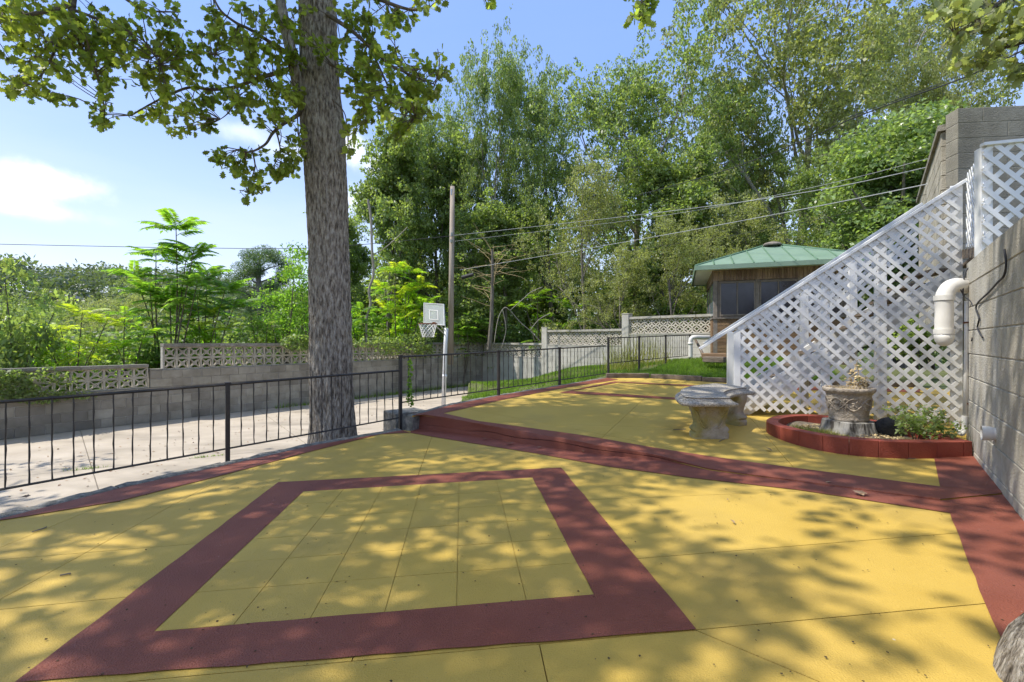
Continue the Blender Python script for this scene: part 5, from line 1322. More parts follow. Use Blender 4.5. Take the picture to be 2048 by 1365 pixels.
# mid distance trees between the walls and the hillside
mid = [(250, 34, 592, 75, olive, 'round olive tree in the middle distance left of the pine'), (150, 42, 628, 70, slim, 'green tree in the middle distance above the lime bushes'), (30, 36, 615, 70, oakB, 'low tree in the middle distance at the far left'), (335, 40, 575, 70, oakB, 'middle distance tree behind the compound leaved tree'), (430, 44, 600, 60, slim, 'dark tree in the middle distance left of the pine trunk'), (590, 46, 585, 60, oakB, 'dark tree in the middle distance right of the pine')]
for px, Y, top, hw, ms, lab in mid:
    T = ms[2]; zb = hill(gz_(px, Y), Y)-.3; Ht = np.percentile(T[:, 2], 99)+.3; Rw = np.percentile(np.hypot(T[:, 0], T[:, 1]), 88)+.3; sz = (EYE+(HZ-top)/F*Y-zb)/Ht; sx = 1.3*hw/F*Y/Rw
    tree_at('tree', lab, 'tree', T2(ms), (gz_(px, Y), Y, zb), px, (sx, sx, sz), 'middle distance trees')
# pine
pine = thing('pine_tree', 'dark green pine with rounded tufts standing alone against the sky', 'tree', (gz_(520, 40), 40, -1))
rng = np.random.default_rng(9); x0, y0 = gz_(520, 40), 40
tufts = [((x0+dx*40/F, y0+rng.uniform(-1.2, 1.2), at(0, py, 40).z), r*1.18) for dx, py, r in [(0,505,1.05),(-12,515,.8),(22,512,.9),(-38,535,1.0),(-28,550,.9),(34,525,.9),(42,545,.8),(30,560,.7),(8,530,1.0),(-8,545,.8),(-48,560,.9),(-35,580,.9),(36,575,.6),(-20,598,1.0),(25,605,1.0),(-50,600,1.1),(45,608,.9),(0,625,1.1),(50,628,1.0),(-30,628,1.2)]]
Cs = []
for c, r in tufts:
    n = 900; d = rdir(rng, n); Cs.append(np.array(c)+d*(r*rng.random(n)**.45)[:, None]*np.array([1, 1, .62]))
V = leaf_quads(np.concatenate(Cs), .30, rng, aspect=.13, upbias=0)
rel(link('crown', polys('crown', V, 4, LPIN)), pine)
m = MB(); m.tube([(x0, y0, -2), at(520, 600, 40), at(517, 560, 40), at(520, 510, 40)], [.34, .26, .2, .06], 8)
for c, r in tufts: m.tube([(x0, y0, c[2]-.9), ((x0+c[0])/2, y0, c[2]-.55), c], [.09, .06, .02], 4)
rel(m.obj('trunk', BARKD), pine)

# --- compound leaved (pinnate) trees and sumacs: every frond is an object
def frond_mesh(L_, npair, lw, seed, mat, droop=.35, ll=None):
    rng = random.Random(seed); m = MB(); P = []
    ll = ll or L_*.26
    for k in range(9): u = k/8; P.append(Vector((L_*u*(1-.12*u), 0, L_*(.18*u-droop*u*u))))
    m.tube(P, [.006*L_+.0015*(1-k/8) for k in range(9)], 3, cap=False)
    for k in range(npair+1):
        u = .16+.84*k/npair; f_ = u*8; i = min(7, int(f_)); p = P[i].lerp(P[i+1], f_-i); tg = (P[min(i+1, 8)]-P[i]).normalized()
        l = ll*(1-.45*max(0, u-.4)-.25*max(0, .35-u))*rng.uniform(.9, 1.08)
        for sg in ((-1, 1) if k < npair else (0,)):
            d = (Vector((.42, sg*1.0, -.22-rng.uniform(0, .2))) if sg else tg).normalized(); w = d.cross(Vector((0, 0, 1))).normalized()*lw*.5; sgn = Vector((0, 0, -lw*.18))
            a, b, c, e = p, p+d*l*.35+w, p+d*l, p+d*l*.35-w; mid = p+d*l*.4+Vector((0,0,-.01*L_)); tip = c+Vector((0,0,-l*.16))
            m.add([a, b, tip, e, mid], [(0, 1, 4), (1, 2, 4), (2, 3, 4), (3, 0, 4)])
    return m.mesh('frond', mat, False)
fG = [frond_mesh(.80, 12, .072, s, LAIL) for s in (1, 2)]; fY = [frond_mesh(.72, 12, .045, s, LYEL) for s in (3, 4)]; fB = [frond_mesh(.75, 11, .050, s, LBRT) for s in (5, 6)]; fD = [frond_mesh(.62, 10, .045, s, LMID) for s in (7,)]
def pinnate(name, label, px, Y, zb, tops, fr, seed, n_top=10, s=1.0, along=6, grp=None, bare=None):
    """tops: list of photo (px, py) stem tips at distance Y"""
    rng = random.Random(seed); b = Vector((gz_(px, Y), Y, zb)); t = thing(name, label, 'tree' if len(tops) > 2 else 'shrub', tuple(b), grp)
    for (tx, ty) in tops:
        e = at(tx, ty, Y+rng.uniform(-.35, .35)); mid = b.lerp(e, .5)+Vector((rng.uniform(-.12, .12), rng.uniform(-.15, .15), 0)); P = smooth_path([b, mid, e], 6)
        MB().tube(P, [.030*s*(1-.7*k/(len(P)-1)) for k in range(len(P))], 6, cap=False).obj('stem', TWIG, t)
        ph = rng.uniform(0, 6)
        for k in range(n_top+along):
            if k < n_top: p = e-Vector((0, 0, rng.uniform(0, .16))); el = rng.uniform(.05, .75); sc = rng.uniform(.7, 1.0)
            else: u = rng.uniform(.45, .95); p = P[int(u*(len(P)-1))]; el = rng.uniform(-.2, .35); sc = rng.uniform(.75, 1.05)
            o = bpy.data.objects.new('frond', fr[rng.randint(0, len(fr)-1)]); COL.objects.link(o)
            o.location = p; o.rotation_euler = (rng.uniform(-.25, .25), -el, ph+k*2.4+rng.uniform(-.2, .2)); o.scale = (sc*s,)*3; rel(o, t)
    return t
PG = 'plants with long compound leaves behind the walls'
pinnate('compound_leaf_tree', 'tallest slender tree with long compound leaves against the sky', 335, 13.0, -.9, [(352, 452), (312, 505), (268, 545), (372, 520), (300, 580), (340, 600), (388, 500), (395, 565)], fG, 1, 13, 1.12, 4, PG)
pinnate('compound_leaf_tree', 'drooping compound leaved tree right of the tallest slender one', 400, 13.6, -.9, [(415, 545), (452, 575), (395, 590), (430, 620), (470, 610)], fG, 2, 12, 1.0, 4, PG)
pinnate('sumac', 'yellow green sumac shrub above the low breeze wall at the left', 150, 11.8, -.9, [(165, 625), (120, 655), (215, 640), (190, 690), (85, 670)], fY, 3, 9, .85, 6, PG)
pinnate('sumac', 'lime sumac shrub just left of the raised breeze wall', 265, 12.4, -.9, [(250, 625), (290, 660), (232, 690)], fB, 4, 9, .9, 6, PG)
pinnate('sumac', 'small yellow green shrub with golden young leaves behind the tall breeze wall', 425, 13.2, -.6, [(425, 620), (450, 655), (398, 650)], fY, 5, 8, .75, 4, PG)
pinnate('sumac', 'dark leaved sumac left of the feathery bush', 520, 14.3, -.6, [(500, 630), (535, 650), (515, 660)], fD, 6, 9, .9, 5, PG)
pinnate('compound_leaf_tree', 'bright lime compound leaved tree left of the basketball hoop', 800, 17.4, -.8, [(790, 535), (820, 540), (770, 575), (840, 570), (812, 585), (775, 620), (845, 610)], fB+fY, 7, 11, 1.15, 8, PG)
pinnate('compound_leaf_tree', 'green compound leaved sapling between the near trunk and the lime tree', 735, 17.0, -.8, [(722, 620), (748, 640), (705, 650)], fG, 8, 9, 1.0, 6, PG)
pinnate('sumac', 'yellowing shrub leaning out behind the lowest pale wall section', 1080, 18.6, -.3, [(1075, 590), (1120, 600), (1050, 610), (1150, 615)], fB, 9, 8, 1.1, 4, PG)
pinnate('sumac', 'low sumac between the hoop and the garden corner', 925, 18.8, -.6, [(915, 650), (955, 640), (935, 665)], fG, 10, 8, 1.1, 4, PG)
# bare vine covered dead trunk and pale leaning branch
def dead_tree():
    Y = 18.2; rng = np.random.default_rng(6); t = thing('dead_tree', 'pale dead trunk with a fan of bare dry twigs right of the utility pole', 'tree', (gz_(980, Y), Y, -.5)); m = MB()
    m.tube([at(978, 700, Y), at(983, 640, Y), at(985, 560, Y), at(984, 500, Y)], [.10, .085, .07, .045], 7, cap=False); rel(m.obj('trunk', BARKD), t)
    for k in range(34):
        a = rng.uniform(-2.0, 2.0); L_ = rng.uniform(.5, 1.9); b = at(984, rng.uniform(490, 625), Y); P = [b]
        d = np.array([math.sin(a), rng.uniform(-.5, .5), abs(math.cos(a))*.9+.1])
        for j in range(5): d = d+rng.normal(size=3)*.14; d[2] -= .06; P.append(P[-1]+Vector(d/np.linalg.norm(d))*L_/5)
        m = MB(); m.tube(P, [.011, .009, .007, .006, .004, .003], 4, cap=False); rel(m.obj('dry_branch', DRYG, None), t)
dead_tree()
t = thing('leaning_branch', 'long pale bare branch arching down onto the post of the middle wall section', 'branch', tuple(at(1085, 690, 17.2)))
for P in ([(1083,686),(1062,664),(1040,645),(1020,622),(1008,617),(996,640),(988,690)], [(1020,622),(1045,600),(1062,585),(1085,575)], [(1060,662),(1078,640),(1100,628)], [(1005,620),(1012,660),(1002,700)]):
    o = MB().tube(smooth_path([at(a, b, 17.0) for a, b in P], 5), .013, 5).obj('stem', BARKL, t, smooth=True)
t = thing('bare_sapling', 'thin grey sapling trunk climbing left of the lime tree', 'sapling', tuple(at(735, 700, 17.2)))
for P, r_ in (([(733,700),(733,640),(741,610),(738,580),(747,550),(744,500),(742,440),(736,400)], .045), ([(742,512),(765,500),(790,480),(815,455)], .018), ([(738,610),(752,605),(768,598)], .012)):
    MB().tube(smooth_path([at(a, b, 16.8) for a, b in P], 5), r_, 6, cap=False).obj('stem', BARKL, t, smooth=True)

# creepers that spill over the walls
def creeper(label, regions, Y_of, seed, mat, size=.07, n=900, thick=.12):
    rng = np.random.default_rng(seed); C = []
    for (px, py, rx, ry, k) in regions:
        m_ = int(n*k); a = rng.uniform(0, 6.28, m_); q = rng.random(m_)**.5
        xs = px+rx*q*np.cos(a); ys = py+ry*q*np.sin(a)
        for x, y in zip(xs, ys):
            Y = Y_of(x)-rng.uniform(.02, thick); C.append(tuple(at(x, y, Y)))
    V = leaf_quads(np.array(C), size, rng, aspect=.8, upbias=.3, droop=.5); o = link('creeper', polys('creeper', V, 4, mat)); o['kind'] = 'stuff'; o['label'] = label
def y_wall1(px): k = (px-CX)/F; return -15.317/(k-.71)
creeper('green creeper hanging over the low breeze wall at the far left', [(25, 778, 50, 26, .55), (75, 795, 65, 14, .30), (10, 755, 60, 16, .25), (130, 770, 30, 26, .10), (95, 750, 25, 18, .08), (160, 790, 40, 10, .08)], lambda x: y_wall1(x)-.06, 1, LMID, .062, 1100, .08)
creeper('leafy creeper drooping over the long breeze wall behind the hoop', [(640, 688, 40, 14, .25), (760, 686, 70, 10, .40), (825, 688, 40, 20, .45), (850, 700, 22, 14, .2), (780, 702, 30, 10, .12), (940, 684, 50, 6, .2), (595, 686, 35, 16, .45)], lambda x: y_wall1(x)-.12, 2, LMID, .085, 1000, .25)
creeper('small vine climbing the tall railing post beside the driveway', [(820, 740, 5, 22, .16), (818, 775, 5, 20, .12), (821, 800, 8, 14, .14)], lambda x: 6.35, 3, LAIL, .045, 300, .06)

# --- grass
def grass(name, label, pts, zf, n, h, seed, mat, lean=.35, w=.006, mask=None):
    rng = np.random.default_rng(seed); P = np.array([[p[0], p[1]] for p in pts]); lo, hi = P.min(0), P.max(0)
    from mathutils.geometry import tessellate_polygon
    tri = tessellate_polygon([[Vector((p[0], p[1], 0)) for p in pts]]); A = np.array([abs(np.cross(P[b]-P[a], P[c]-P[a]))/2 for a, b, c in tri]); ti = rng.choice(len(tri), n, p=A/A.sum())
    u, v = rng.random(n), rng.random(n); f_ = u+v > 1; u[f_], v[f_] = 1-u[f_], 1-v[f_]; T = np.array(tri)
    Q = P[T[ti, 0]]+(P[T[ti, 1]]-P[T[ti, 0]])*u[:, None]+(P[T[ti, 2]]-P[T[ti, 0]])*v[:, None]
    cl = np.sin(Q[:, 0]*3.1)*np.sin(Q[:, 1]*2.7+1)+np.sin(Q[:, 0]*7+Q[:, 1]*5)*.5
    if mask is not None: k = rng.random(n) < mask(Q, cl); Q, cl = Q[k], cl[k]; n = len(Q)
    Z = np.array([zf(a, b) for a, b in Q]); B = np.column_stack([Q, Z]); hh = h*rng.uniform(.5, 1.3, n)*(1+.3*cl); a = rng.uniform(0, 6.28, n); l = rng.normal(size=(n, 2))*lean
    side = np.column_stack([np.cos(a), np.sin(a), np.zeros(n)])*w; tip = B+np.column_stack([l*hh[:, None], hh])
    o = link(name, polys(name, np.stack([B-side, B+side, tip], 1).reshape(-1, 3), 3, mat)); o['kind'] = 'stuff'; o['label'] = label; return o
bank = [tuple(FARL[0].xy), tuple(FARL[1].xy), tuple(FARL[2].xy), tuple(FARL[3].xy), (6.6, 9.4), (7.4, 11.4), (6.4, 12.6), (5.5, 13.0), (3.9, 11.9), (2.5, 10.7)]
bank = [(p[0]+.03, p[1]+.12) for p in bank[:4]]+bank[4:]
grass('lawn_grass', 'bright green grass on the bank between the upper patio and the gazebo', bank, zlawn, 60000, .11, 4, GRS, w=.008)
strip = [(-1.0, 7.6), (-1.2, 12), (-1.6, 18.9), (-1.0, 19.3), tuple(w2(1087)-Vector((.2,.3))), tuple(w2(1247)-Vector((.2,.3))), (5.2, 13.2), (3.6, 12.3), (2.1, 10.9), (1.2, 9.75), (.0, 8.3)]
grass('lawn_grass', 'patchy green grass of the lawn strip under the pale walls', strip, zlawn, 70000, .055, 5, GRS, w=.008, mask=lambda Q, c: np.clip(.75+.35*c-(Q[:, 0] < -.9)*.5, .05, 1))
grass('tall_weeds', 'tall thin weeds behind the railing in front of the pale walls', [(2.6, 11.6), (3.9, 12.0), (4.6, 13.4), (3.3, 14.4), (2.4, 13)], zlawn, 420, .8, 6, GRSD, .25, .008)
grass('tall_weeds', 'long weed tuft against the railing near the lawn', [(1.15, 9.6), (1.5, 9.9), (1.3, 10.1), (1.0, 9.8)], zlawn, 160, .6, 7, GRS, .35, .007)
grass('tall_weeds', 'weeds along the foot of the long block wall', [tuple(wpt(12.5)+Vector((.08,-.08))), tuple(wpt(19.6)+Vector((.05,-.1))), tuple(wpt(19.6)+Vector((.3,-.35))), tuple(wpt(12.5)+Vector((.2,-.2)))], zdrive, 1500, .13, 8, GRS, .35, .008)
grass('bed_grass', 'short grass tufts growing in the red bed left of the stump', [(2.95, 4.75), (3.15, 4.45), (3.3, 4.5), (3.28, 4.9), (3.05, 5.1)], zs, 900, .055, 9, GRSD, .5, .003)
# mulch, dry leaves and straw in the bed
rng = np.random.default_rng(3); n = 1500; a = rng.uniform(0, 6.28, n); q = rng.random(n)**.5; C = np.column_stack([3.45+.52*q*np.cos(a), 4.75+.55*q*np.sin(a), np.zeros(n)]); C[:, 2] = [zs(x, y)+.012 for x, y in C[:, :2]]
V = leaf_quads(C, .035, rng, aspect=.4, upbias=1.5); o = link('mulch', polys('mulch', V, 4, DRYG)); o['kind'] = 'stuff'; o['label'] = 'dry mulch scattered on the soil of the red bed'
# shrub in the bed
rng = np.random.default_rng(12); t = thing('small_shrub', 'small leafy shrub at the right end of the red bed', 'shrub', (3.86, 4.42, .16)); out, tips = [], []
for k in range(7):
    a = k*.9; grow(rng, (3.86+.02*math.cos(a), 4.42+.02*math.sin(a), .14), (math.cos(a)*.45, math.sin(a)*.45, 1), rng.uniform(.22, .36), .006, 0, dict(seg=5, wig=[.12,.2,.2], up=[.0,.02,0], taper=.4, lv=2, first=[.25,.3,0], kids=[5,3,0], ang=[.8,.8,0], len=[.5,.5,0], rr=[.6,.6,0]), out, tips)
rel(link('stems', limbs_mesh('stems', out, TWIG, minr=0)), t)
T = np.array(tips); C = np.repeat(T, 3, axis=0)+rng.normal(size=(len(T)*3, 3))*.018
rel(link('foliage', polys('foliage', leaf_quads(C, .036, rng, aspect=.6, upbias=1.0), 4, LMID)), t)

# ================================================================ the big near oak
oak = thing('oak_tree', 'big oak with furrowed grey trunk standing between the driveway and the patio railing', 'tree', (gz_(666, 6.15), 6.15, -.675))
TY = 6.15
def trunk_near():
    from mathutils import noise
    lv = [(960, 668, 54), (930, 667, 49), (890, 667, 46.5), (870, 667, 44.5), (820, 665.5, 41.5), (760, 663, 40.5), (700, 662, 40.0), (600, 659.5, 38.5), (500, 657.5, 38), (400, 654.5, 38.5), (330, 651, 39), (270, 647, 40.5), (220, 643, 40.5), (160, 639, 37), (100, 637, 35), (0, 634, 34), (-120, 630, 33), (-300, 622, 30), (-600, 612, 25), (-1000, 600, 18), (-1400, 590, 9)]
    K = 170; V = []; rows = []
    for i in range(len(lv)-1):
        (y0, x0, r0), (y1, x1, r1) = lv[i], lv[i+1]; n_ = max(2, int((y0-y1)/(4.5 if y1 > -60 else 25)))
        for k in range(n_):
            u = k/n_; rows.append((y0+(y1-y0)*u, x0+(x1-x0)*u, r0+(r1-r0)*u))
    rows.append(lv[-1])
    for (py, px, rp_) in rows:
        c = at(px, py, TY); r_ = rp_/F*TY; fl_ = max(0, (py-845)/110)
        for k in range(K):
            q = 2*math.pi*k/K; cx_, sx_ = math.cos(q), math.sin(q)
            n1 = noise.noise(Vector((cx_*6+.3*math.sin(c.z*3), sx_*6, c.z*1.5))); n2 = noise.noise(Vector((cx_*13, sx_*13, c.z*4.5+7))); n3 = noise.noise(Vector((cx_*28, sx_*28, c.z*14)))
            d = .013*(1-2.4*abs(n1))+.010*(1-2.2*abs(n2))+.004*n3
            w_ = 1+.020*math.sin(3*q+py*.012)+.012*math.sin(7*q-py*.02)+fl_*(.13*math.sin(4*q+1)+.08*math.sin(7*q))
            V.append((c.x+(r_*w_+d-.012)*cx_, c.y+(r_*w_+d-.012)*sx_, c.z))
    m = MB(); m.add(V, [(j*K+k, j*K+(k+1) % K, (j+1)*K+(k+1) % K, (j+1)*K+k) for j in range(len(rows)-1) for k in range(K)]); m.obj('trunk', BARK, oak, smooth=True)
trunk_near()
SK = []       # skeleton points that twigs grow from
def limb(P, r0, r1, Ys):
    """P photo points, Ys distances"""
    pts = smooth_path([at(a, b, Y) for (a, b), Y in zip(P, Ys)], 8); n_ = len(pts)
    rr = [r0+(r1-r0)*(k/(n_-1))**.8 for k in range(n_)]; MB().tube(pts, rr, 8 if r0 > .02 else 6, cap=False).obj('limb', BARK if r0 > .05 else TWIG, oak, smooth=True)
    SK.extend([tuple(p) for p in pts])
limb([(612,228),(600,190),(588,130),(572,60),(560,0),(545,-70)], .085, .055, [6.05,5.95,5.9,5.9,5.9,5.9])
limb([(604,130),(560,145),(515,158),(470,175),(425,180),(380,176),(340,190),(300,210),(262,232)], .032, .008, [5.95,5.8,5.7,5.6,5.5,5.5,5.4,5.4,5.3])
limb([(596,118),(540,85),(500,60),(470,45),(440,20),(420,-20)], .028, .010, [5.9,5.8,5.7,5.6,5.5,5.5])
limb([(430,110),(400,105),(360,112),(320,110),(300,118)], .016, .006, [5.5,5.4,5.4,5.3,5.2])
limb([(615,215),(590,235),(565,250),(545,268),(530,290),(500,305),(475,300)], .030, .008, [6.0,5.9,5.8,5.8,5.7,5.7,5.6])
limb([(552,262),(558,285),(560,310),(545,335)], .012, .004, [5.8,5.75,5.7,5.7])
limb([(505,305),(510,335),(500,365),(495,385)], .012, .004, [5.7,5.7,5.6,5.6])
limb([(590,150),(600,185),(595,235),(600,290)], .016, .005, [5.95,5.8,5.8,5.8])
limb([(475,178),(470,205),(455,228),(440,240)], .012, .004, [5.6,5.5,5.5,5.5])
limb([(150,-80),(145,0),(138,50),(110,80),(85,105),(60,120)], .045, .010, [5.0,5.0,5.0,4.9,4.8,4.8])
limb([(138,50),(160,90),(190,140),(205,190),(208,230)], .018, .005, [5.0,5.0,5.0,5.0,5.0])
limb([(150,10),(60,30),(0,45),(-60,70)], .026, .008, [5.0,4.8,4.7,4.6])
limb([(144,20),(200,40),(250,60),(290,85),(320,130)], .020, .006, [5.0,5.1,5.1,5.1,5.1])
limb([(180,-60),(240,-10),(290,20),(350,25)], .030, .006, [5.0,5.1,5.2,5.2])
limb([(130,60),(90,140),(60,170),(30,160)], .014, .005, [4.95,4.9,4.8,4.8])
limb([(655,30),(700,60),(740,95),(780,130),(820,150),(870,170)], .030, .006, [6.0,5.7,5.4,5.2,5.0,4.9])
limb([(650,-80),(700,-30),(760,0),(820,20),(860,15)], .040, .008, [6.0,5.6,5.3,5.1,5.0])
limb([(740,95),(770,160),(790,200),(830,235)], .016, .005, [5.4,5.2,5.1,5.0])
limb([(660,130),(700,150),(730,190),(745,235)], .018, .005, [5.85,5.6,5.5,5.4])
limb([(665,200),(690,230),(696,290)], .012, .004, [5.9,5.8,5.8])
limb([(860,-200),(940,-90),(968,-30),(970,4)], .020, .004, [5.2,5.1,5.1,5.1])
limb([(1240,-160),(1270,-60),(1282,-10),(1283,25),(1290,48)], .022, .004, [4.6,4.7,4.8,4.8,4.8])
limb([(640,-380),(760,-330),(1000,-260),(1240,-160),(1400,-120)], .07, .03, [6.1,5.8,5.2,4.6,4.2])
limb([(632,-160),(500,-190),(330,-170),(180,-110),(140,-60)], .10, .045, [6.1,5.8,5.4,5.1,5.0])
# leaf sprays: photo regions on the low boughs
blobs = [(110,55,115,65,46,4.9),(60,140,65,55,22,4.8),(175,115,75,60,30,5.0),(30,170,32,28,8,4.8),(205,205,22,45,11,5.0),(200,245,12,14,4,5.0),(290,55,85,60,30,5.15),(325,140,75,50,28,5.3),(240,110,50,60,14,5.1),(40,20,60,40,18,4.8),(110,185,18,18,5,4.8),
 (415,120,95,65,46,5.5),(500,55,95,60,44,5.65),(540,140,70,55,34,5.75),(450,205,65,32,22,5.5),(345,215,50,18,12,5.4),(300,235,28,14,7,5.35),(345,262,18,10,5,5.4),(410,248,16,14,5,5.5),(525,225,55,28,16,5.7),(590,70,40,60,18,5.7),(575,195,35,40,12,5.75),
 (490,325,75,30,18,5.65),(425,318,14,14,4,5.6),(505,372,32,16,7,5.6),(500,392,10,10,3,5.6),(570,330,35,34,11,5.7),(598,280,18,40,8,5.75),(550,350,40,16,6,5.7),
 (640,105,50,30,9,5.55),(740,30,75,38,24,5.4),(720,110,55,50,24,5.5),(800,55,50,30,9,5.2),(785,150,85,55,40,5.2),(820,215,60,45,26,5.0),(730,200,45,50,22,5.4),(880,125,20,30,6,5.0),(845,180,40,40,12,5.0),(700,245,18,25,6,5.7),(696,298,8,14,3,5.8),(790,270,30,18,5,5.1),(850,8,30,14,5,5.0),
 (970,3,14,6,2,5.1),(1285,22,34,20,7,4.8),(1315,12,18,10,2,4.8),(1275,-8,30,16,5,4.8)]
rng = np.random.default_rng(21); SKa = np.array(SK); LC, LA_ = [], []
tw = MB()
for (px, py, rx, ry, n, Y) in blobs:
    for _ in range(n):
        a = rng.uniform(0, 6.28); q = rng.random()**.5; c = np.array(at(px+rx*q*math.cos(a), py+ry*q*math.sin(a), Y+rng.normal()*.28))
        d2 = ((SKa-c)**2).sum(1); near = SKa[d2.argmin()]; L_ = math.sqrt(d2.min())
        if L_ > 1.1: near = c+(near-c)*(1.1/L_)
        mid = (near+c)/2+rng.normal(size=3)*.06*min(1, L_)+np.array([0, 0, .05*L_]); P = [Vector(near), Vector(mid), Vector(c)]
        tw.tube(smooth_path(P, 3), [.006, .0055, .005, .0045, .004, .0035, .003], 4, cap=False)
        out_d = (c-mid)/(np.linalg.norm(c-mid)+1e-6)
        k = rng.integers(8, 14)
        for j in range(k):
            v = rdir(rng, 1)[0]+out_d*.75; v[2] -= .35; LC.append(c+(mid-c)*rng.random()*.9+rng.normal(size=3)*.022); LA_.append(v)
tw_o = tw.obj('twigs', TWIG, oak); tw_o['kind'] = 'stuff'
V, k = lobed_leaves(np.array(LC), np.array(LA_), .084, rng)
n = len(V); depth = V[:, 0, 1]; inview = (np.abs(V[:, 0, 0]/depth) < 1.08) & ((V[:, 0, 2]-EYE)/depth < .72); order = np.argsort(np.where(inview, depth, 99))
for i in order[:280]:
    c = V[i].mean(0); m = MB(); me = bpy.data.meshes.new('leaf'); me.from_pydata((V[i]-c).tolist(), [], [tuple(range(k))]); me.materials.append(LOAK); me.update()
    rel(link('leaf', me, None, tuple(c)), oak)
rest = V[order[280:]]; me = polys('leaves', rest.reshape(-1, 3), k, LOAK); o = link('leaves', me, oak); o['kind'] = 'stuff'
def gaps(T, seed):  # crown thinned by where its shadow would fall, to shape patio sun patches
    T = np.asarray(T); s_ = seed; v = np.sin(T[:, 0]*1.5+s_)*np.sin(T[:, 1]*1.7+s_*2)+.7*np.sin(T[:, 0]*.8-T[:, 2]*1.3+s_)+.5*np.sin(T[:, 1]*2.6+T[:, 2]*1.9)
    h = T[:, 2]/1.48; gx, gy = T[:, 0]+h*.99, T[:, 1]+h*.08
    open_ = (gx > 1.7) & (gx < 6.2) & (gy > 4.0) & (gy < 7.2)
    v = v-.9*np.exp(-((gx-1.5)/1.5)**2-((gy-2.8)/.55)**2)-.8*np.exp(-((gx+.6)/1.2)**2-((gy-4.7)/.5)**2)+.15*(gy < 2.0)
    return (v > .02) & ~(open_ & (np.sin(T[:, 0]*37+T[:, 1]*23) > -.75))
# the high crown over the patio (mostly above the picture)
rng = np.random.default_rng(33); out, tips = [], []
CR = dict(seg=7, wig=[.1,.14,.18], up=[.03,.02,0], taper=.35, lv=2, first=[.25,.2,0], kids=[7,5,0], ang=[.7,.7,0], len=[.55,.55,0], rr=[.5,.5,0])
top0 = at(622, -300, TY)
for k in range(11):
    a = k*2.4+.4; b = np.array([top0.x+.1*math.cos(a), TY, top0.z+.24*k-1.0]); el = .22+.045*k
    d = np.array([math.cos(a)*1.1-.30, math.sin(a)*.9-.28, el])
    grow(rng, b, d, rng.uniform(2.8, 4.4)*(1-.02*k), .10-.004*k, 0, CR, out, tips)
T = np.array(tips); keep = ~((T[:, 2]-EYE-.35 < .735*T[:, 1]) & (np.abs(T[:, 0]) < 1.2*T[:, 1])); T = T[keep]; T = T[gaps(T, .7)]
o = link('limb', limbs_mesh('limb', [(p, r) for p, r in out if not any((q[2]-EYE-.2 < .735*q[1]) and abs(q[0]) < 1.15*q[1] for q in p)], BARKD, minr=.008), oak); 
cen = np.repeat(T, 5, axis=0)+rng.normal(size=(len(T)*5, 3))*.27; C = np.repeat(cen, 6, axis=0)+rng.normal(size=(len(cen)*6, 3))*.13
kk = ~((C[:, 2]-EYE-.1 < .735*C[:, 1]) & (np.abs(C[:, 0]) < 1.15*C[:, 1])); C = C[kk]
o = link('crown', polys('crown', leaf_quads(C, .14, rng, aspect=.7), 4, LOAK), oak); o['kind'] = 'stuff'
print('crown leaves', len(C), 'near leaves', n)

# unseen oak added left of the picture to shade the near patio
def side_oak():
    t = thing('oak_tree', 'unseen second oak added left of the view, its crown shaped to shade the near patio', 'tree', (-8.6, 2.6, -.675)); rng = np.random.default_rng(44); out, tips = [], []
    MB().tube([(-8.6,2.6,-.9),(-8.6,2.6,-.3),(-8.55,2.65,2),(-8.5,2.7,5),(-8.4,2.6,9)], [.42,.33,.28,.24,.12], 16).obj('trunk', BARK, t, smooth=True)
    for k in range(17):
        a = k*2.4; b = np.array([-8.5, 2.65, 4.4+.25*k]); d = np.array([math.cos(a)+.30, math.sin(a)*.9-.05, .20+.05*k])
        grow(rng, b, d, rng.uniform(3.2, 5.0)*(1-.018*k), .11-.004*k, 0, CR, out, tips)
    f_ = lambda q: (q[1] > .4 and abs(q[0]) < 1.13*q[1] and q[2]-EYE < .735*q[1])
    T = np.array([q for q in tips if not f_(q)]); T = T[gaps(T, 2.1)]
    rel(link('limb', limbs_mesh('limb', [(p, r) for p, r in out if not any(f_(q) for q in p)], BARKD, minr=.008)), t)
    cen = np.repeat(T, 4, axis=0)+rng.normal(size=(len(T)*4, 3))*.25; C = np.repeat(cen, 6, axis=0)+rng.normal(size=(len(cen)*6, 3))*.13
    kk = np.array([not f_(q) for q in C]); C = C[kk]
    o = rel(link('crown', polys('crown', leaf_quads(C, .14, rng, aspect=.7), 4, LOAK)), t); o['kind'] = 'stuff'
side_oak()

# oak bough reaching in at the upper right, from a tree beyond the frame
ro = thing('oak_bough', 'oak bough with loose leaf sprays reaching in at the upper right corner', 'tree', (6.6, 4.6, 1.8))
MB().tube([(6.9,4.2,1.6),(6.7,4.3,4.5),(6.5,4.4,8)], [.22,.19,.13], 12).obj('trunk', BARK, ro, smooth=True)
SK = []
oak_keep = oak
def limb2(P, r0, r1, Ys):
    pts = smooth_path([at(a, b, Y) for (a, b), Y in zip(P, Ys)], 8); n_ = len(pts); MB().tube(pts, [r0+(r1-r0)*k/(n_-1) for k in range(n_)], 6, cap=False).obj('limb', TWIG, ro, smooth=True); SK.extend([tuple(p) for p in pts])
limb2([(2500,-60),(2250,20),(2120,60),(2048,85),(1980,105),(1925,130)], .05, .006, [4.5,4.8,5.0,5.2,5.3,5.4])
limb2([(2300,-160),(2120,-90),(2030,-20),(1985,20),(1950,50),(1910,70)], .05, .006, [4.6,4.9,5.1,5.2,5.3,5.3])
limb2([(2120,60),(2070,110),(2040,140)], .016, .005, [5.0,5.1,5.2])
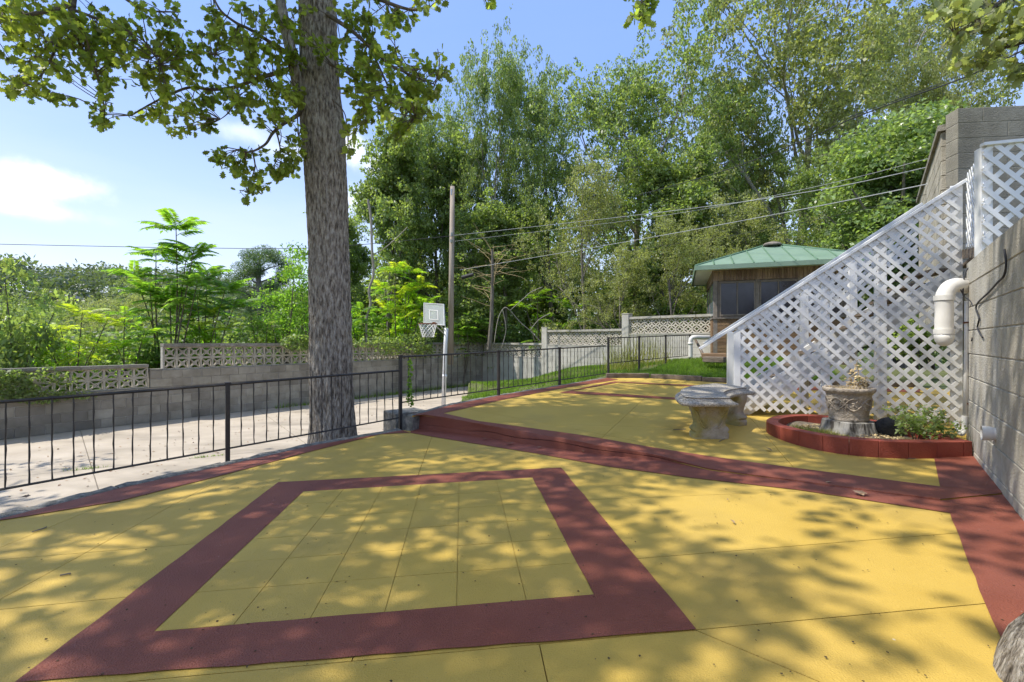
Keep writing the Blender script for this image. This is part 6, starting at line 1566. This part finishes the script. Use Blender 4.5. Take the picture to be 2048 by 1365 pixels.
blobs2 = [(1990,12,75,26,24,5.2),(1940,48,55,24,15,5.3),(2035,60,30,25,9,5.1),(2040,135,26,24,10,5.1),(1985,118,40,12,8,5.3),(1930,128,22,10,5,5.4),(1890,20,30,18,6,5.3),(2100,60,60,60,25,5.0),(2010,95,35,12,5,5.2),(1905,85,20,14,4,5.3)]
rng = np.random.default_rng(22); SKa = np.array(SK); LC, LA_ = [], []; tw = MB()
for (px, py, rx, ry, n, Y) in blobs2:
    for _ in range(n):
        a = rng.uniform(0, 6.28); q = rng.random()**.5; c = np.array(at(px+rx*q*math.cos(a), py+ry*q*math.sin(a), Y+rng.normal()*.2))
        d2 = ((SKa-c)**2).sum(1); near = SKa[d2.argmin()]; mid = (near+c)/2+rng.normal(size=3)*.04
        tw.tube([Vector(near), Vector(mid), Vector(c)], [.006, .0045, .003], 4, cap=False); od = (c-mid)/(np.linalg.norm(c-mid)+1e-6)
        for j in range(rng.integers(6, 11)):
            v = rdir(rng, 1)[0]+od*.7; v[2] -= .3; LC.append(c+(mid-c)*rng.random()*.5+rng.normal(size=3)*.012); LA_.append(v)
o = tw.obj('twigs', TWIG, ro); o['kind'] = 'stuff'
V, k = lobed_leaves(np.array(LC), np.array(LA_), .11, rng); o = link('leaves', polys('leaves', V.reshape(-1, 3), k, LOAKD), ro); o['kind'] = 'stuff'

# ================================================================ litter on the patio
FG = 'dry fallen leaves on the patio'
spots = [((886,868),zlow,.07,'curled dry leaf at the left foot of the red step'), ((973,880),zlow,.07,'pale dry leaf in front of the cracked red step'), ((1030,890),zlow,.12,'large pale dry leaf on the red strip below the step'), ((1085,898),zlow,.06,'small brown leaf beside the crack in the step'), ((1165,905),zlow,.07,'brown leaf on the red strip near the middle of the step'), ((1470,1052),zlow,.05,'pale dry leaf on the yellow slab right of the red square'), ((1545,906),zupp,.09,'brown leaf on yellow paint left of the red bed'), ((1812,922),zupp,.11,'curled brown leaf in front of the red bed'), ((1740,995),zlow,.10,'pale leaf on the red strip before the bed'), ((1649,968),zlow,.05,'small leaf on the red strip right of the bench'), ((1478,1046),zlow,.03,'white leaf scrap on the yellow slab'), ((37,1000),zlow,.06,'brown leaf on the kerb at the far left'), ((1456,1005),zlow,.03,'tiny brown leaf on yellow paint below the bench'), ((1150,860),zlow,.04,'bit of dry leaf on the lip of the step')]
rng = np.random.default_rng(15)
for (p, zf_, s_, lab) in spots:
    h_ = hit(p[0], p[1], zf_); a = rng.uniform(0, 6.28); V, k = lobed_leaves(np.array([[0, 0, .012]]), np.array([[math.cos(a), math.sin(a), .12]]), s_, rng)
    W_ = V[0]; W_[:, 2] = .012+np.abs(np.sin(W_[:, 0]*60))*s_*.12+np.abs(W_[:, 1])*.15
    me = bpy.data.meshes.new('fallen_leaf'); me.from_pydata(W_.tolist(), [], [tuple(range(k))]); me.materials.append(DRYL); o = link('fallen_leaf', me, None, tuple(h_)); tag(o, lab, 'leaf', FG)
def sticks():
    for a, b, zf_, lab in (((1347,862),(1372,861),zupp,'short dark twig on yellow paint left of the bench'), ((64,1067),(93,1057),zlow,'thin dark twig on the yellow slab at the left'), ((120,1155),(140,1152),zlow,'small curled twig on the yellow slab at the left edge'), ((1438,885),(1450,880),zupp,'tiny twig just in front of the bench leg')):
        A, B = hit(*a, zf_), hit(*b, zf_); mid = (A+B)/2+Vector((.01, .012, .008)); o = MB().tube(smooth_path([A+Vector((0,0,.008)), mid, B+Vector((0,0,.008))], 4), .004, 5).obj('twig', BARKD); tag(o, lab, 'twig', 'twigs on the patio')
sticks()
rng = np.random.default_rng(18); n = 650; X = []
for _ in range(n):
    y = rng.uniform(.9, 5.6); lo, hi = -6.4+.834*y, .8+.78*y; x = rng.uniform(max(lo, -1.15*y), min(hi, 1.15*y)); X.append((x, y, zlow(x, y)+.009))
X = [p for p in X if not (p[1] > 3.2 and p[1]+.78*p[0] > 5.0)]
V = leaf_quads(np.array(X)-np.array([0,0,.0015]), .010, rng, aspect=.9, upbias=4.0); o = link('debris', polys('debris', V, 4, CRUMB)); o['kind'] = 'stuff'; o['label'] = 'tiny dark crumbs of leaf and bark scattered over the painted patio'

jl_ = [hit(0, 957, zdrive), hit(480, 908, zdrive)]
d_ = (jl_[1]-jl_[0]).xy; n_ = Vector((-d_.y, d_.x)).normalized()*.03
grass('tall_weeds', 'small grass tufts growing in the long driveway joint', [tuple(jl_[0].xy-n_), tuple(jl_[1].xy-n_), tuple(jl_[1].xy+n_), tuple(jl_[0].xy+n_)], zdrive, 900, .05, 14, GRS, .6, .004, mask=lambda Q, c: np.clip(np.sin(Q[:, 0]*5)*1.2-.5, 0, 1))
rng = np.random.default_rng(61); X = [(rng.uniform(-8, -2), rng.uniform(5, 14), -.665) for _ in range(500)]
X = [p for p in X if -13.8+.71*p[1] < p[0] < -5.6+.6*p[1]-1]
o = link('driveway_litter', polys('driveway_litter', leaf_quads(np.array(X), .045, rng, aspect=.5, upbias=2.0), 4, DRYL)); o['kind'] = 'stuff'; o['label'] = 'scattered dry leaf bits on the pale driveway'
